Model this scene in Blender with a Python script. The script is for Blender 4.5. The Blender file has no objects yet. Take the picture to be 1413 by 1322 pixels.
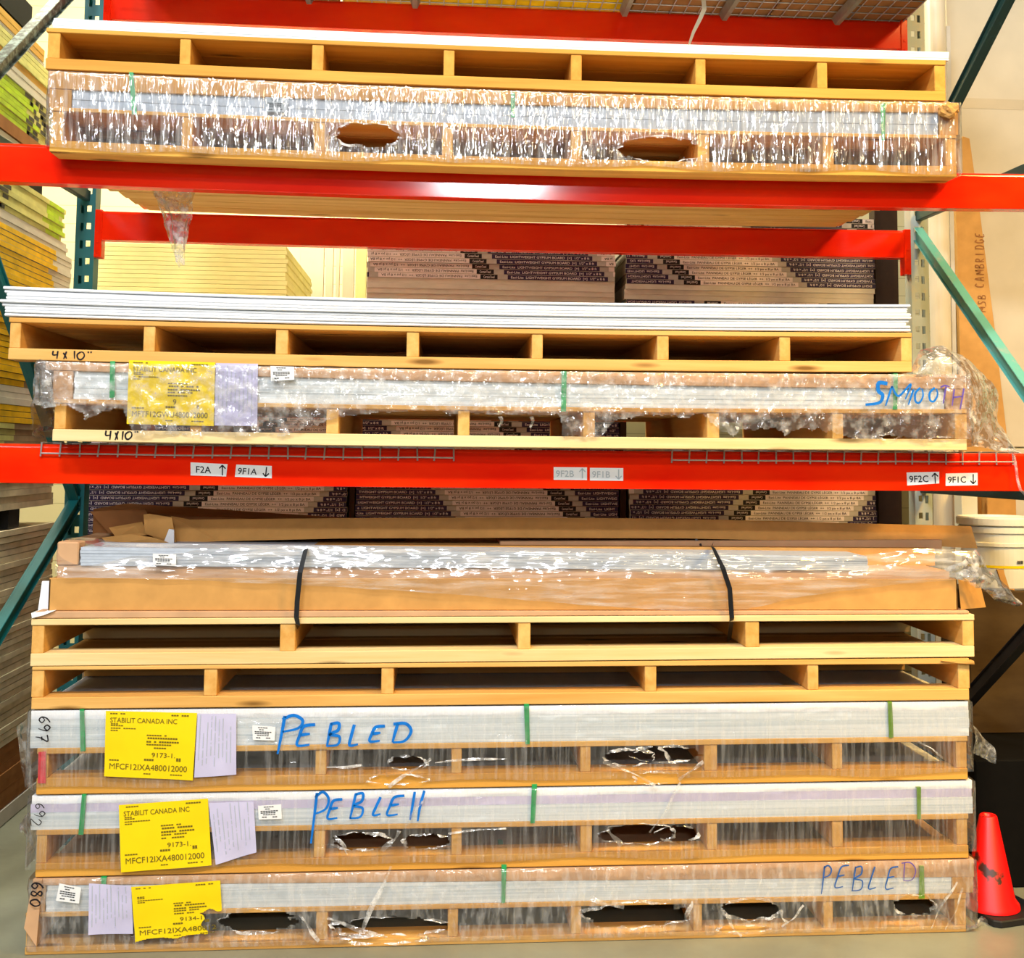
import bpy, bmesh, math, random
from mathutils import Vector, noise, Matrix
random.seed(7)
SC = bpy.context.scene
COL = SC.collection

# ------------------------------------------------------------------ camera
F_PX, PPX, PPY, IW, IH = 1620.1, 741.46, 496.9, 1413.0, 1322.0
CAM = Vector((-0.3046, -3.9946, 1.583))
YAW, PITCH, ROLL = 0.0814, 0.0795, 0.0090
_fw = Vector((math.sin(YAW)*math.cos(PITCH), math.cos(YAW)*math.cos(PITCH), math.sin(PITCH)))
_rt0 = Vector((math.cos(YAW), -math.sin(YAW), 0)); _up0 = _rt0.cross(_fw)
_rt = _rt0*math.cos(ROLL)+_up0*math.sin(ROLL); _up = -_rt0*math.sin(ROLL)+_up0*math.cos(ROLL)
cd = bpy.data.cameras.new('camera'); cam = bpy.data.objects.new('camera', cd); COL.objects.link(cam)
cam.matrix_world = Matrix(((_rt.x, _up.x, -_fw.x, CAM.x), (_rt.y, _up.y, -_fw.y, CAM.y), (_rt.z, _up.z, -_fw.z, CAM.z), (0, 0, 0, 1)))
cd.sensor_fit = 'HORIZONTAL'; cd.sensor_width = 36; cd.lens = F_PX*36/IW
cd.shift_x = (IW/2-PPX)/IW; cd.shift_y = -(IH/2-PPY)/IW
cd.clip_end = 200
SC.camera = cam
SC.view_settings.view_transform = 'Standard'; SC.view_settings.look = 'None'
SC.view_settings.gamma = 1; SC.view_settings.use_curve_mapping = False
SC.view_settings.exposure = 0.0

# ------------------------------------------------------------------ light
w = bpy.data.worlds.new('world'); SC.world = w; w.use_nodes = True
w.node_tree.nodes['Background'].inputs[0].default_value = (1.0, 0.93, 0.84, 1)
w.node_tree.nodes['Background'].inputs[1].default_value = 0.02
LK = 1.06
SC.cycles.diffuse_bounces = 3

def area(name, loc, target, sx, sy, power, col, spread=180):
    l = bpy.data.lights.new(name, 'AREA'); l.shape = 'RECTANGLE'; l.size = sx; l.size_y = sy
    l.energy = power; l.color = col; l.spread = math.radians(spread)
    o = bpy.data.objects.new(name, l); COL.objects.link(o); o.location = loc
    d = Vector(target)-Vector(loc); o.rotation_euler = d.to_track_quat('-Z', 'Y').to_euler()
    return o
# aisle lights, white left and warmer right; extra far ones added for film glints
WHITE_, WARM_, AMBER_ = (0.93, 0.97, 1.0), (1.0, 0.80, 0.48), (1.0, 0.62, 0.16)
for x, y, z, p, c, sx, sy in ((-4.8, -5.0, 7.2, 150, WHITE_, 1.5, .45), (-1.6, -5.2, 7.2, 360, WHITE_, 1.6, .5), (1.5, -5.0, 7.2, 150, WARM_, 1.5, .45), (4.0, -3.2, 5.6, 85, AMBER_, 1.2, .45),
                      (-5.0, -8.0, 6.0, 60, WHITE_, 1.0, .35), (-2.2, -8.0, 6.0, 80, WHITE_, 1.0, .35), (0.9, -8.0, 6.0, 70, WHITE_, 1.0, .35), (4.0, -8.0, 6.0, 60, WARM_, 1.0, .35),
                      (-3.4, -12.5, 6.8, 60, WHITE_, 1.2, .4), (0.35, -12.5, 5.46, 250, WHITE_, 1.45, .36), (4.0, -12.5, 6.8, 60, WARM_, 1.2, .4),
                      (1.0, -18.0, 4.3, 60, WHITE_, 1.2, .4), (-3.5, -18.0, 4.3, 60, WHITE_, 1.2, .4)):
    area('high_bay_light', (x, y, z), (x*.45, 0, 0.6 if c == AMBER_ else 1.5), sx, sy, p*LK, c, 75 if c == AMBER_ else 180)
area('back_bay_light', (-1.6, 3.0, 5.8), (-1.2, 2.7, 2.0), 1.6, 0.5, 260*LK, (1.0, 0.92, 0.62))  # added fill for the yellow boards and the back wall
area('flue_light', (-2.0, 1.42, 5.4), (-1.5, 2.0, 2.4), 1.2, 0.25, 170*LK, (1.0, 0.93, 0.66))  # unseen lamp added to brighten the fronts of the foam boards
area('side_bay_light', (3.6, 0.4, 6.0), (2.6, 2.1, 2.6), 1.2, 0.6, 16*LK, (1.0, 0.88, 0.70))  # added fill that sets how bright the cream carton gets

# ------------------------------------------------------------------ pixel -> place
def ray(px, py):
    return _fw*F_PX+_rt*(px-PPX)-_up*(py-PPY)
def at(px, py, Y):
    d = ray(px, py); return CAM+d*((Y-CAM.y)/d.y)
def atx(px, py, X):
    d = ray(px, py); return CAM+d*((X-CAM.x)/d.x)
def atz(px, py, Z):
    d = ray(px, py); return CAM+d*((Z-CAM.z)/d.z)

# ------------------------------------------------------------------ materials
def srgb(r, g, b):
    f = lambda c: (c/255/12.92) if c/255 <= .04045 else ((c/255+.055)/1.055)**2.4
    return (f(r), f(g), f(b), 1)
class NT:
    def __init__(s, name):
        s.m = bpy.data.materials.new(name); s.m.use_nodes = True; s.t = s.m.node_tree
        s.b = s.t.nodes['Principled BSDF']; s.out = s.t.nodes['Material Output']
    def n(s, typ, **kw):
        x = s.t.nodes.new(typ)
        for k, v in kw.items(): setattr(x, k, v)
        return x
    def l(s, a, b): s.t.links.new(a, b)
    def coords(s, scale, rand=True, kind='Object'):
        tc = s.n('ShaderNodeTexCoord'); mp = s.n('ShaderNodeMapping'); mp.inputs['Scale'].default_value = scale
        s.l(tc.outputs[kind], mp.inputs['Vector'])
        if rand:
            oi = s.n('ShaderNodeObjectInfo'); mu = s.n('ShaderNodeMath', operation='MULTIPLY'); mu.inputs[1].default_value = 37.0
            s.l(oi.outputs['Random'], mu.inputs[0])
            cb = s.n('ShaderNodeCombineXYZ')
            for i in range(3): s.l(mu.outputs[0], cb.inputs[i])
            s.l(cb.outputs[0], mp.inputs['Location'])
        return mp.outputs[0]
    def noise(s, vec, scale=1, detail=4, rough=.55):
        x = s.n('ShaderNodeTexNoise'); x.inputs['Scale'].default_value = scale; x.inputs['Detail'].default_value = detail
        x.inputs['Roughness'].default_value = rough; s.l(vec, x.inputs['Vector']); return x.outputs['Fac']
    def ramp(s, fac, stops):
        r = s.n('ShaderNodeValToRGB'); e = r.color_ramp.elements
        while len(e) < len(stops): e.new(.5)
        for i, (p, c) in enumerate(stops):
            e[i].position = p; e[i].color = c if len(c) == 4 else (*c, 1)
        s.l(fac, r.inputs[0]); return r.outputs[0]
    def mix(s, fac, a, b, mode='MIX'):
        x = s.n('ShaderNodeMix', data_type='RGBA', blend_type=mode)
        for sock, v in ((x.inputs[0], fac), (x.inputs[6], a), (x.inputs[7], b)):
            if isinstance(v, (int, float)): sock.default_value = v
            elif isinstance(v, tuple): sock.default_value = v
            else: s.l(v, sock)
        return x.outputs[2]
    def bump(s, h, strength=.3, dist=.01):
        x = s.n('ShaderNodeBump'); x.inputs['Strength'].default_value = strength; x.inputs['Distance'].default_value = dist
        s.l(h, x.inputs['Height']); return x.outputs[0]

def flat(name, col, rough=.6, spec=.4, var=0.06, scale=25, metal=0):
    t = NT(name)
    c = t.coords((scale,)*3)
    n = t.noise(c, 1, 3)
    lo = tuple(max(0, v*(1-var*2)) for v in col[:3])+(1,); hi = tuple(min(1, v*(1+var)) for v in col[:3])+(1,)
    t.l(t.ramp(n, [(.3, lo), (.7, hi)]), t.b.inputs['Base Color'])
    t.b.inputs['Roughness'].default_value = rough; t.b.inputs['Specular IOR Level'].default_value = spec
    t.b.inputs['Metallic'].default_value = metal
    return t.m
def wood(name, lo, hi, grain, knots=True):
    t = NT(name)
    v = t.coords(grain)
    n = t.noise(v, 1, 5, .6)
    v2 = t.coords(tuple(g*.22 for g in grain)); n2 = t.noise(v2, 1, 2)
    c1 = t.ramp(n, [(.3, lo), (.5, tuple((a+b)/2 for a, b in zip(lo, hi))), (.68, hi)])
    c2 = t.mix(.35, c1, t.ramp(n2, [(.35, lo), (.65, hi)]))
    if knots:
        vk = t.coords((2.3, 9, 12)); vo = t.n('ShaderNodeTexVoronoi'); vo.inputs['Scale'].default_value = 1; t.l(vk, vo.inputs['Vector'])
        mk = t.ramp(vo.outputs['Distance'], [(.06, (1, 1, 1, 1)), (.16, (0, 0, 0, 1))])
        c2 = t.mix(mk, c2, tuple(x*.38 for x in lo[:3])+(1,))
    t.l(c2, t.b.inputs['Base Color']); t.b.inputs['Roughness'].default_value = .7; t.b.inputs['Specular IOR Level'].default_value = .2
    t.l(t.bump(n, .12, .004), t.b.inputs['Normal'])
    return t.m
LO, HI = (.60, .285, .055, 1), (.85, .52, .175, 1)
M = {}
M['wood'] = wood('pine_board', LO, HI, (1.6, 26, 30))
M['woodpale'] = wood('pale_pine_board', (.74, .50, .20, 1), (.90, .73, .42, 1), (1.6, 26, 30))
M['woodamber'] = wood('amber_pine_board', (.56, .245, .035, 1), (.80, .43, .085, 1), (1.6, 26, 30))
M['stringer'] = wood('pine_stringer', LO, HI, (30, 1.8, 26), False)
M['stringeramber'] = wood('amber_pine_stringer', (.56, .245, .035, 1), (.80, .43, .085, 1), (30, 1.8, 26), False)
def red_paint():
    t = NT('orange_red_paint')
    v = t.coords((3, 3, 9)); n = t.noise(v, 1, 4)
    t.l(t.ramp(n, [(.3, (.86, .012, .001, 1)), (.7, (.95, .030, .002, 1))]), t.b.inputs['Base Color'])
    t.b.inputs['Roughness'].default_value = .11; t.b.inputs['Specular IOR Level'].default_value = .40
    t.l(t.bump(t.noise(t.coords((5, 8, 20)), 1, 2), .05, .003), t.b.inputs['Normal'])
    return t.m
M['red'] = red_paint()
def worn_teal(name, base, worn, amt, scale=(18, 9, 9)):
    t = NT(name); n = t.noise(t.coords(scale), 1, 6, .7)
    t.l(t.ramp(n, [(amt, base), (min(1, amt+.14), worn)]), t.b.inputs['Base Color'])
    t.b.inputs['Roughness'].default_value = .45
    return t.m
M['teal'] = worn_teal('teal_paint', (.005, .135, .145, 1), (.05, .17, .16, 1), .62)
M['tealworn'] = worn_teal('scuffed_teal_paint', (.20, .27, .25, 1), (.010, .018, .016, 1), .40, (25, 25, 25))
M['tealpale'] = worn_teal('faded_teal_paint', (.12, .42, .36, 1), (.34, .36, .30, 1), .56, (7, 7, 7))
M['tealdark'] = worn_teal('dark_green_paint', (.012, .055, .052, 1), (.04, .12, .11, 1), .6)
M['postgrey'] = worn_teal('grey_green_post_paint', (.42, .48, .45, 1), (.5, .48, .38, 1), .5)
def panel_mat():
    t = NT('white_panel_edges'); n = t.noise(t.coords((.8, 4, 160), rand=True), 1, 3)
    t.l(t.ramp(n, [(.35, (.62, .69, .74, 1)), (.6, (.86, .90, .93, 1))]), t.b.inputs['Base Color'])
    t.b.inputs['Roughness'].default_value = .45; return t.m
M['panel'] = panel_mat()
M['panelblue'] = flat('blue_white_sheet_edges', (.46, .52, .62, 1), .45, .3, .06, 30)
M['sheet'] = flat('white_sheet', (.86, .88, .93, 1), .5, .3, .03, 6)
M['lilac'] = flat('lilac_tinted_sheet', (.70, .64, .84, 1), .45, .3, .05, 5)
M['card'] = flat('brown_cardboard', (.60, .315, .095, 1), .8, .15, .06, 14)
M['carddark'] = flat('dark_cardboard', (.34, .145, .05, 1), .85, .1, .08, 14)
M['cardpink'] = flat('pinkish_cardboard', (.60, .36, .20, 1), .8, .15, .06, 10)
M['green'] = flat('green_strap_plastic', (.015, .36, .10, 1), .35, .5, .1, 30)
M['olive'] = flat('olive_strap_plastic', (.16, .32, .02, 1), .35, .5, .1, 30)  # green strap with the warm light painted into its colour
M['black'] = flat('black_strap_plastic', (.008, .008, .01, 1), .28, .6, .1, 30)
M['rubber'] = flat('black_rubber', (.012, .011, .010, 1), .6, .4, .2, 20)
M['blackbin'] = flat('black_bin_plastic', (.004, .0035, .003, 1), .8, .1, .1, 20)  # stands for the unlit shade under the crate; also black dunnage
M['yellow'] = flat('yellow_paper', (.90, .66, .0, 1), .55, .3, .03, 8)
M['lav'] = flat('lavender_paper', (.56, .54, .76, 1), .6, .3, .04, 8)
M['white'] = flat('white_label_paper', (.82, .83, .85, 1), .6, .3, .03, 8)
M['greylabel'] = flat('grey_label_paper', (.45, .50, .55, 1), .6, .3, .05, 8)
M['ink'] = flat('black_ink', (.012, .010, .014, 1), .6, .2, 0, 8)
M['greyink'] = flat('grey_printing', (.16, .12, .01, 1), .6, .2, 0, 8)
M['blue'] = flat('blue_marker', (.0, .17, .66, 1), .5, .3, .12, 40)
M['bluethin'] = flat('thin_blue_marker', (.02, .11, .40, 1), .5, .3, .12, 40)
M['purple'] = flat('purple_marker', (.12, .08, .40, 1), .5, .3, .12, 40)
M['darkbrown'] = flat('dark_brown_steel', (.03, .012, .006, 1), .6, .3, .1, 30)  # shadow gap painted as near-black brown; all shelf posts share it
M['navy'] = flat('navy_tape', (.022, .012, .055, 1), .5, .3, .1, 30)
M['gyptan'] = flat('tan_gypsum_paper', (.78, .68, .50, 1), .8, .1, .1, 9)
M['tapewhite'] = flat('pinkish_white_tape', (.74, .64, .66, 1), .6, .2, .05, 30)
M['tapegrey'] = flat('grey_tape', (.42, .38, .36, 1), .6, .2, .05, 30)
M['gyp'] = flat('gypsum_grey_paper', (.42, .37, .30, 1), .8, .1, .1, 9)
M['gypbrown'] = flat('gypsum_brown_paper', (.33, .24, .15, 1), .8, .1, .12, 9)
M['gyppale'] = flat('pale_gypsum_board', (.62, .58, .52, 1), .8, .1, .06, 9)
M['lime'] = flat('lime_green_tape', (.42, .62, .0, 1), .6, .2, .15, 12)
M['limepale'] = flat('pale_yellow_green_paper', (.62, .60, .22, 1), .7, .2, .12, 9)
M['tapeyellow'] = flat('yellow_tape', (.80, .48, .0, 1), .6, .2, .12, 12)
M['foam'] = flat('pale_yellow_foam', (.94, .91, .42, 1), .7, .2, .05, 7)
M['redtag'] = flat('red_tag', (.75, .03, .05, 1), .5, .3, .05, 20)
M['pipe'] = flat('cream_plastic_pipe', (.80, .72, .58, 1), .35, .5, .05, 3)
M['pail'] = flat('white_pail_plastic', (.80, .77, .62, 1), .35, .5, .03, 8)
M['creamcard'] = flat('cream_carton', (.64, .55, .40, 1), .75, .15, .03, 6)
M['tape'] = flat('clear_packing_tape', (.55, .455, .32, 1), .3, .5, .03, 6)
M['wire'] = flat('galvanised_wire', (.50, .46, .45, 1), .4, .5, .1, 60, .4)
M['plywood'] = wood('dark_plywood', (.040, .020, .005, 1), (.10, .058, .018, 1), (3, 3, 9))  # plywood colour darkened in place of missing shade
M['orangewood'] = wood('orange_dunnage', (.45, .22, .03, 1), (.75, .45, .08, 1), (20, 2, 20), False)
M['steel'] = flat('grey_steel', (.30, .27, .22, 1), .4, .5, .1, 20, .5)
def cone_mat():
    t = NT('red_cone_rubber'); n = t.noise(t.coords((11, 11, 11)), 1, 4)
    t.l(t.ramp(n, [(.36, (.05, .01, .005, 1)), (.42, (.85, .004, .003, 1))]), t.b.inputs['Base Color']); t.b.inputs['Roughness'].default_value = .4
    return t.m
M['cone'] = cone_mat()
def concrete():
    t = NT('polished_concrete'); n = t.noise(t.coords((1.2, 1.2, 1.2), False), 1, 8, .65)
    t.l(t.ramp(n, [(.3, (.17, .17, .125, 1)), (.7, (.31, .32, .24, 1))]), t.b.inputs['Base Color']); t.b.inputs['Roughness'].default_value = .35
    return t.m
M['concrete'] = concrete()
def siding():
    t = NT('cream_wall_siding'); v = t.coords((1, 1, 1), False, 'Object')
    sp = t.n('ShaderNodeSeparateXYZ'); t.l(v, sp.inputs[0])
    a = t.n('ShaderNodeMath', operation='FRACT'); b = t.n('ShaderNodeMath', operation='MULTIPLY'); b.inputs[1].default_value = 7.5
    t.l(sp.outputs[2], b.inputs[0]); t.l(b.outputs[0], a.inputs[0])
    t.l(t.ramp(a.outputs[0], [(.0, (.45, .36, .16, 1)), (.06, (.80, .68, .38, 1))]), t.b.inputs['Base Color']); t.b.inputs['Roughness'].default_value = .6
    return t.m
M['siding'] = siding()
def film_mat(name, sa, sb, sh, haze=.10, gloss=.06, bump=.8, rough=.07, dist=.006, tint=(.9, .9, .9, 1)):
    """thin stretch film: mostly clear, glossy, with milky stretch marks; wrinkles as bump"""
    t = NT(name); t.t.nodes.remove(t.b)
    na = t.noise(t.coords(sa), 1, 1.5, .5); nb = t.noise(t.coords(sb), 1, 1.5, .5)
    msk = t.ramp(t.noise(t.coords((3.1, 3.1, 5)), 1, 2), [(.44, (0, 0, 0, 1)), (.56, (1, 1, 1, 1))])
    h = t.mix(msk, na, nb)
    nrm = t.bump(h, bump, dist)
    tr = t.n('ShaderNodeBsdfTransparent'); tr.inputs[0].default_value = (.97, .97, .97, 1)
    gl = t.n('ShaderNodeBsdfGlossy'); gl.inputs['Roughness'].default_value = rough; t.l(nrm, gl.inputs['Normal'])
    df = t.n('ShaderNodeBsdfDiffuse'); df.inputs[0].default_value = tint; t.l(nrm, df.inputs['Normal'])
    m1 = t.n('ShaderNodeMixShader'); m2 = t.n('ShaderNodeMixShader')
    hz = t.n('ShaderNodeMapRange'); hz.inputs[1].default_value = .46; hz.inputs[2].default_value = .68
    hz.inputs[3].default_value = haze*.35; hz.inputs[4].default_value = haze*2.6
    t.l(t.noise(t.coords(sh), 1, 5, .65), hz.inputs[0])
    t.l(hz.outputs[0], m1.inputs[0]); t.l(tr.outputs[0], m1.inputs[1]); t.l(df.outputs[0], m1.inputs[2])
    fr = t.n('ShaderNodeFresnel'); fr.inputs[0].default_value = 1.4; t.l(nrm, fr.inputs['Normal'])
    mu = t.n('ShaderNodeMath', operation='MULTIPLY'); mu.inputs[1].default_value = .5; t.l(fr.outputs[0], mu.inputs[0])
    ad = t.n('ShaderNodeMath', operation='ADD'); ad.inputs[1].default_value = gloss; t.l(mu.outputs[0], ad.inputs[0])
    t.l(ad.outputs[0], m2.inputs[0]); t.l(m1.outputs[0], m2.inputs[1]); t.l(gl.outputs[0], m2.inputs[2])
    t.l(m2.outputs[0], t.out.inputs[0])
    return t.m
M['filmB'] = film_mat('stretch_film_pleated', (80, 20, 7), (55, 20, 14), (70, 20, 6), .11, .11, 1, .085, .0050)
M['filmD'] = film_mat('stretch_film_crinkled', (28, 20, 22), (44, 20, 16), (24, 20, 24), .14, .07, 1, .085, .010)
M['filmG'] = film_mat('stretch_film_smooth', (6, 10, 40), (70, 20, 5), (85, 20, 5), .06, .05, 1, .085, .0058)
M['filmI'] = film_mat('stretch_film_dusty', (9, 10, 34), (38, 20, 16), (45, 20, 12), .11, .065, 1, .09, .0078)
M['filmE'] = film_mat('plastic_sleeve', (3, 8, 44), (9, 10, 32), (4, 10, 45), .15, .11, 1, .085, .0065)
M['filmL'] = film_mat('loose_film', (24, 24, 24), (14, 14, 30), (24, 24, 24), .30, .06, 1, .10, .010)

# ------------------------------------------------------------------ mesh helpers
class MB:
    def __init__(s): s.v = []; s.f = []; s.mi = []
    def add(s, vs, fs, mi=0):
        o = len(s.v); s.v += [Vector(p) for p in vs]
        for f in fs: s.f.append(tuple(i+o for i in f)); s.mi.append(mi)
    def box(s, x0, x1, y0, y1, z0, z1, nx=1, mi=0):
        """z0/z1 may be functions of x (a board that follows the sag of what carries it)"""
        f0 = z0 if callable(z0) else (lambda x: z0); f1 = z1 if callable(z1) else (lambda x: z1)
        vs = []; fs = []
        for i in range(nx+1):
            x = x0+(x1-x0)*i/nx
            vs += [(x, y0, f0(x)), (x, y1, f0(x)), (x, y1, f1(x)), (x, y0, f1(x))]
        for i in range(nx):
            a = 4*i; b = a+4
            for k in range(4):
                k2 = (k+1) % 4; fs.append((a+k, b+k, b+k2, a+k2))
        fs.append((0, 1, 2, 3)); fs.append((4*nx+3, 4*nx+2, 4*nx+1, 4*nx))
        s.add(vs, fs, mi)
    def bar(s, a, b, w, h, up=Vector((0, 0, 1)), mi=0):
        a = Vector(a); b = Vector(b); d = (b-a).normalized(); r = d.cross(up)
        if r.length < 1e-4: r = d.cross(Vector((1, 0, 0)))
        r.normalize(); u = r.cross(d).normalized(); r = r*w/2; u = u*h/2
        s.add([a-r-u, a+r-u, a+r+u, a-r+u, b-r-u, b+r-u, b+r+u, b-r+u],
              [(0, 1, 2, 3)[::-1], (4, 5, 6, 7), (0, 1, 5, 4), (1, 2, 6, 5), (2, 3, 7, 6), (3, 0, 4, 7)], mi)
    def tube(s, pts, r, n=6, mi=0):
        pts = [Vector(p) for p in pts]; rings = []
        for i, p in enumerate(pts):
            d = (pts[min(i+1, len(pts)-1)]-pts[max(i-1, 0)]).normalized()
            a = d.cross(Vector((0, 0, 1)) if abs(d.z) < .9 else Vector((1, 0, 0))).normalized(); b = d.cross(a)
            rings.append([p+(a*math.cos(2*math.pi*k/n)+b*math.sin(2*math.pi*k/n))*r for k in range(n)])
        vs = [q for ring in rings for q in ring]; fs = []
        for i in range(len(pts)-1):
            for k in range(n): fs.append((i*n+k, i*n+(k+1) % n, (i+1)*n+(k+1) % n, (i+1)*n+k))
        fs.append(tuple(range(n))[::-1]); fs.append(tuple((len(pts)-1)*n+k for k in range(n)))
        s.add(vs, fs, mi)
    def lathe(s, c, prof, n=32, mi=0):
        vs = []; fs = []
        for r, z in prof:
            for k in range(n): vs.append((c[0]+r*math.cos(2*math.pi*k/n), c[1]+r*math.sin(2*math.pi*k/n), c[2]+z))
        for i in range(len(prof)-1):
            for k in range(n): fs.append((i*n+k, i*n+(k+1) % n, (i+1)*n+(k+1) % n, (i+1)*n+k))
        s.add(vs, fs, mi)
    def ribbon(s, pts, wd, nrm=Vector((0, -1, 0)), mi=0):
        pts = [Vector(p) for p in pts]; vs = []; fs = []
        for i, p in enumerate(pts):
            d = pts[min(i+1, len(pts)-1)]-pts[max(i-1, 0)]
            sd = d.cross(nrm)
            if sd.length < 1e-7: sd = Vector((1, 0, 0))
            ww = wd(i/(len(pts)-1)) if callable(wd) else wd
            sd = sd.normalized()*ww/2; vs += [p-sd, p+sd]
        for i in range(len(pts)-1): fs.append((2*i, 2*i+1, 2*i+3, 2*i+2))
        s.add(vs, fs, mi)
    def prism(s, pts, off, mi=0):
        """closed outline pushed out by a vector: a sheet with thickness"""
        n = len(pts); off = Vector(off); a = [Vector(p) for p in pts]
        fs = [tuple(range(n)), tuple(range(2*n-1, n-1, -1))]
        for i in range(n): fs.append((i, (i+1) % n, n+(i+1) % n, n+i)[::-1])
        s.add(a+[p+off for p in a], fs, mi)
    def build(s, name, mat, parent=None, bevel=0, smooth=False, fix=True):
        me = bpy.data.meshes.new(name); org = parent_world(parent)
        me.from_pydata([p-org for p in s.v], [], s.f)
        mats = mat if isinstance(mat, (list, tuple)) else [mat]
        for m in mats: me.materials.append(m)
        me.polygons.foreach_set('material_index', s.mi)
        if fix:
            bm = bmesh.new(); bm.from_mesh(me); bmesh.ops.recalc_face_normals(bm, faces=bm.faces); bm.to_mesh(me); bm.free()
        if smooth: me.polygons.foreach_set('use_smooth', [True]*len(me.polygons))
        o = bpy.data.objects.new(name, me); COL.objects.link(o)
        if parent is not None: o.parent = parent
        if bevel:
            md = o.modifiers.new('bevel', 'BEVEL'); md.width = bevel; md.segments = 1; md.limit_method = 'ANGLE'
        return o
WPOS = {}
def parent_world(p):
    v = Vector((0, 0, 0))
    while p is not None:
        v = v+p.location; p = p.parent
    return v
def tag(o, label, cat, group=None, kind=None):
    o['label'] = label; o['category'] = cat
    if group: o['group'] = group
    if kind: o['kind'] = kind
    return o
def thing(name, label, cat, loc, group=None):
    o = bpy.data.objects.new(name, None); COL.objects.link(o); o.location = loc; o.empty_display_size = .1
    return tag(o, label, cat, group)
def structure(o):
    o['kind'] = 'structure'; return o
def solo(mb, name, mat, label, cat, group=None, bevel=0, smooth=False):
    """a thing that is one mesh, with its origin at its own base"""
    c = Vector((sum(p.x for p in mb.v)/len(mb.v), sum(p.y for p in mb.v)/len(mb.v), min(p.z for p in mb.v)))
    mb.v = [p-c for p in mb.v]
    o = mb.build(name, mat, None, bevel, smooth); o.location = c
    return tag(o, label, cat, group)
ORD = ['topmost', 'second', 'third', 'fourth', 'fifth', 'sixth', 'seventh', 'eighth', 'ninth', 'tenth', 'eleventh', 'twelfth', 'thirteenth',
       'fourteenth', 'fifteenth', 'sixteenth', 'seventeenth', 'eighteenth', 'nineteenth', 'twentieth', 'twenty-first', 'twenty-second', 'twenty-third',
       'twenty-fourth', 'twenty-fifth', 'twenty-sixth', 'twenty-seventh', 'twenty-eighth', 'twenty-ninth', 'thirtieth', 'thirty-first', 'thirty-second', 'thirty-third', 'thirty-fourth', 'thirty-fifth']

# ------------------------------------------------------------------ lettering
GL = {}
def glyph(ch):
    if ch in GL: return GL[ch]
    def mesh_of(body):
        cu = bpy.data.curves.new('t', 'FONT'); cu.body = body; cu.size = 1; cu.resolution_u = 3; cu.offset = 0 if body[0] in 'M4W' else .007; cu.fill_mode = 'FRONT'
        ob = bpy.data.objects.new('t', cu); COL.objects.link(ob)
        dg = bpy.context.evaluated_depsgraph_get(); dg.update()
        me = ob.evaluated_get(dg).to_mesh()
        vs = [(p.co.x, p.co.y) for p in me.vertices]; fs = [tuple(f.vertices) for f in me.polygons]
        ob.evaluated_get(dg).to_mesh_clear(); bpy.data.objects.remove(ob); bpy.data.curves.remove(cu)
        return vs, fs
    vs, fs = mesh_of(ch) if ch != ' ' else ([], [])
    a = mesh_of(ch+'I')[0]; b = mesh_of('I')[0]
    adv = (max(p[0] for p in a)-max(p[0] for p in b))
    GL[ch] = (vs, fs, adv); return GL[ch]
def text_width(s): return sum(glyph(c)[2] for c in s)
def text(mb, s, fn, u0, v0, size, mi=0, lim=None, xs=1.0, flip=False):
    """fn(u, v) -> world point (u to the right, v up, metres); glyphs outside lim=(u0,u1) are skipped"""
    tw = text_width(s)*size*xs; u = 0
    for c in s:
        vs, fs, adv = glyph(c)
        a = u0+tw-u if flip else u0+u
        b = a-adv*size*xs if flip else a+adv*size*xs
        if vs and (lim is None or (min(a, b) >= lim[0] and max(a, b) <= lim[1])):
            if flip: mb.add([fn(u0+tw-u-x*size*xs, v0+.7*size-y*size) for x, y in vs], fs, mi)
            else: mb.add([fn(u0+u+x*size*xs, v0+y*size) for x, y in vs], fs, mi)
        u += adv*size*xs
    return tw
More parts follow.
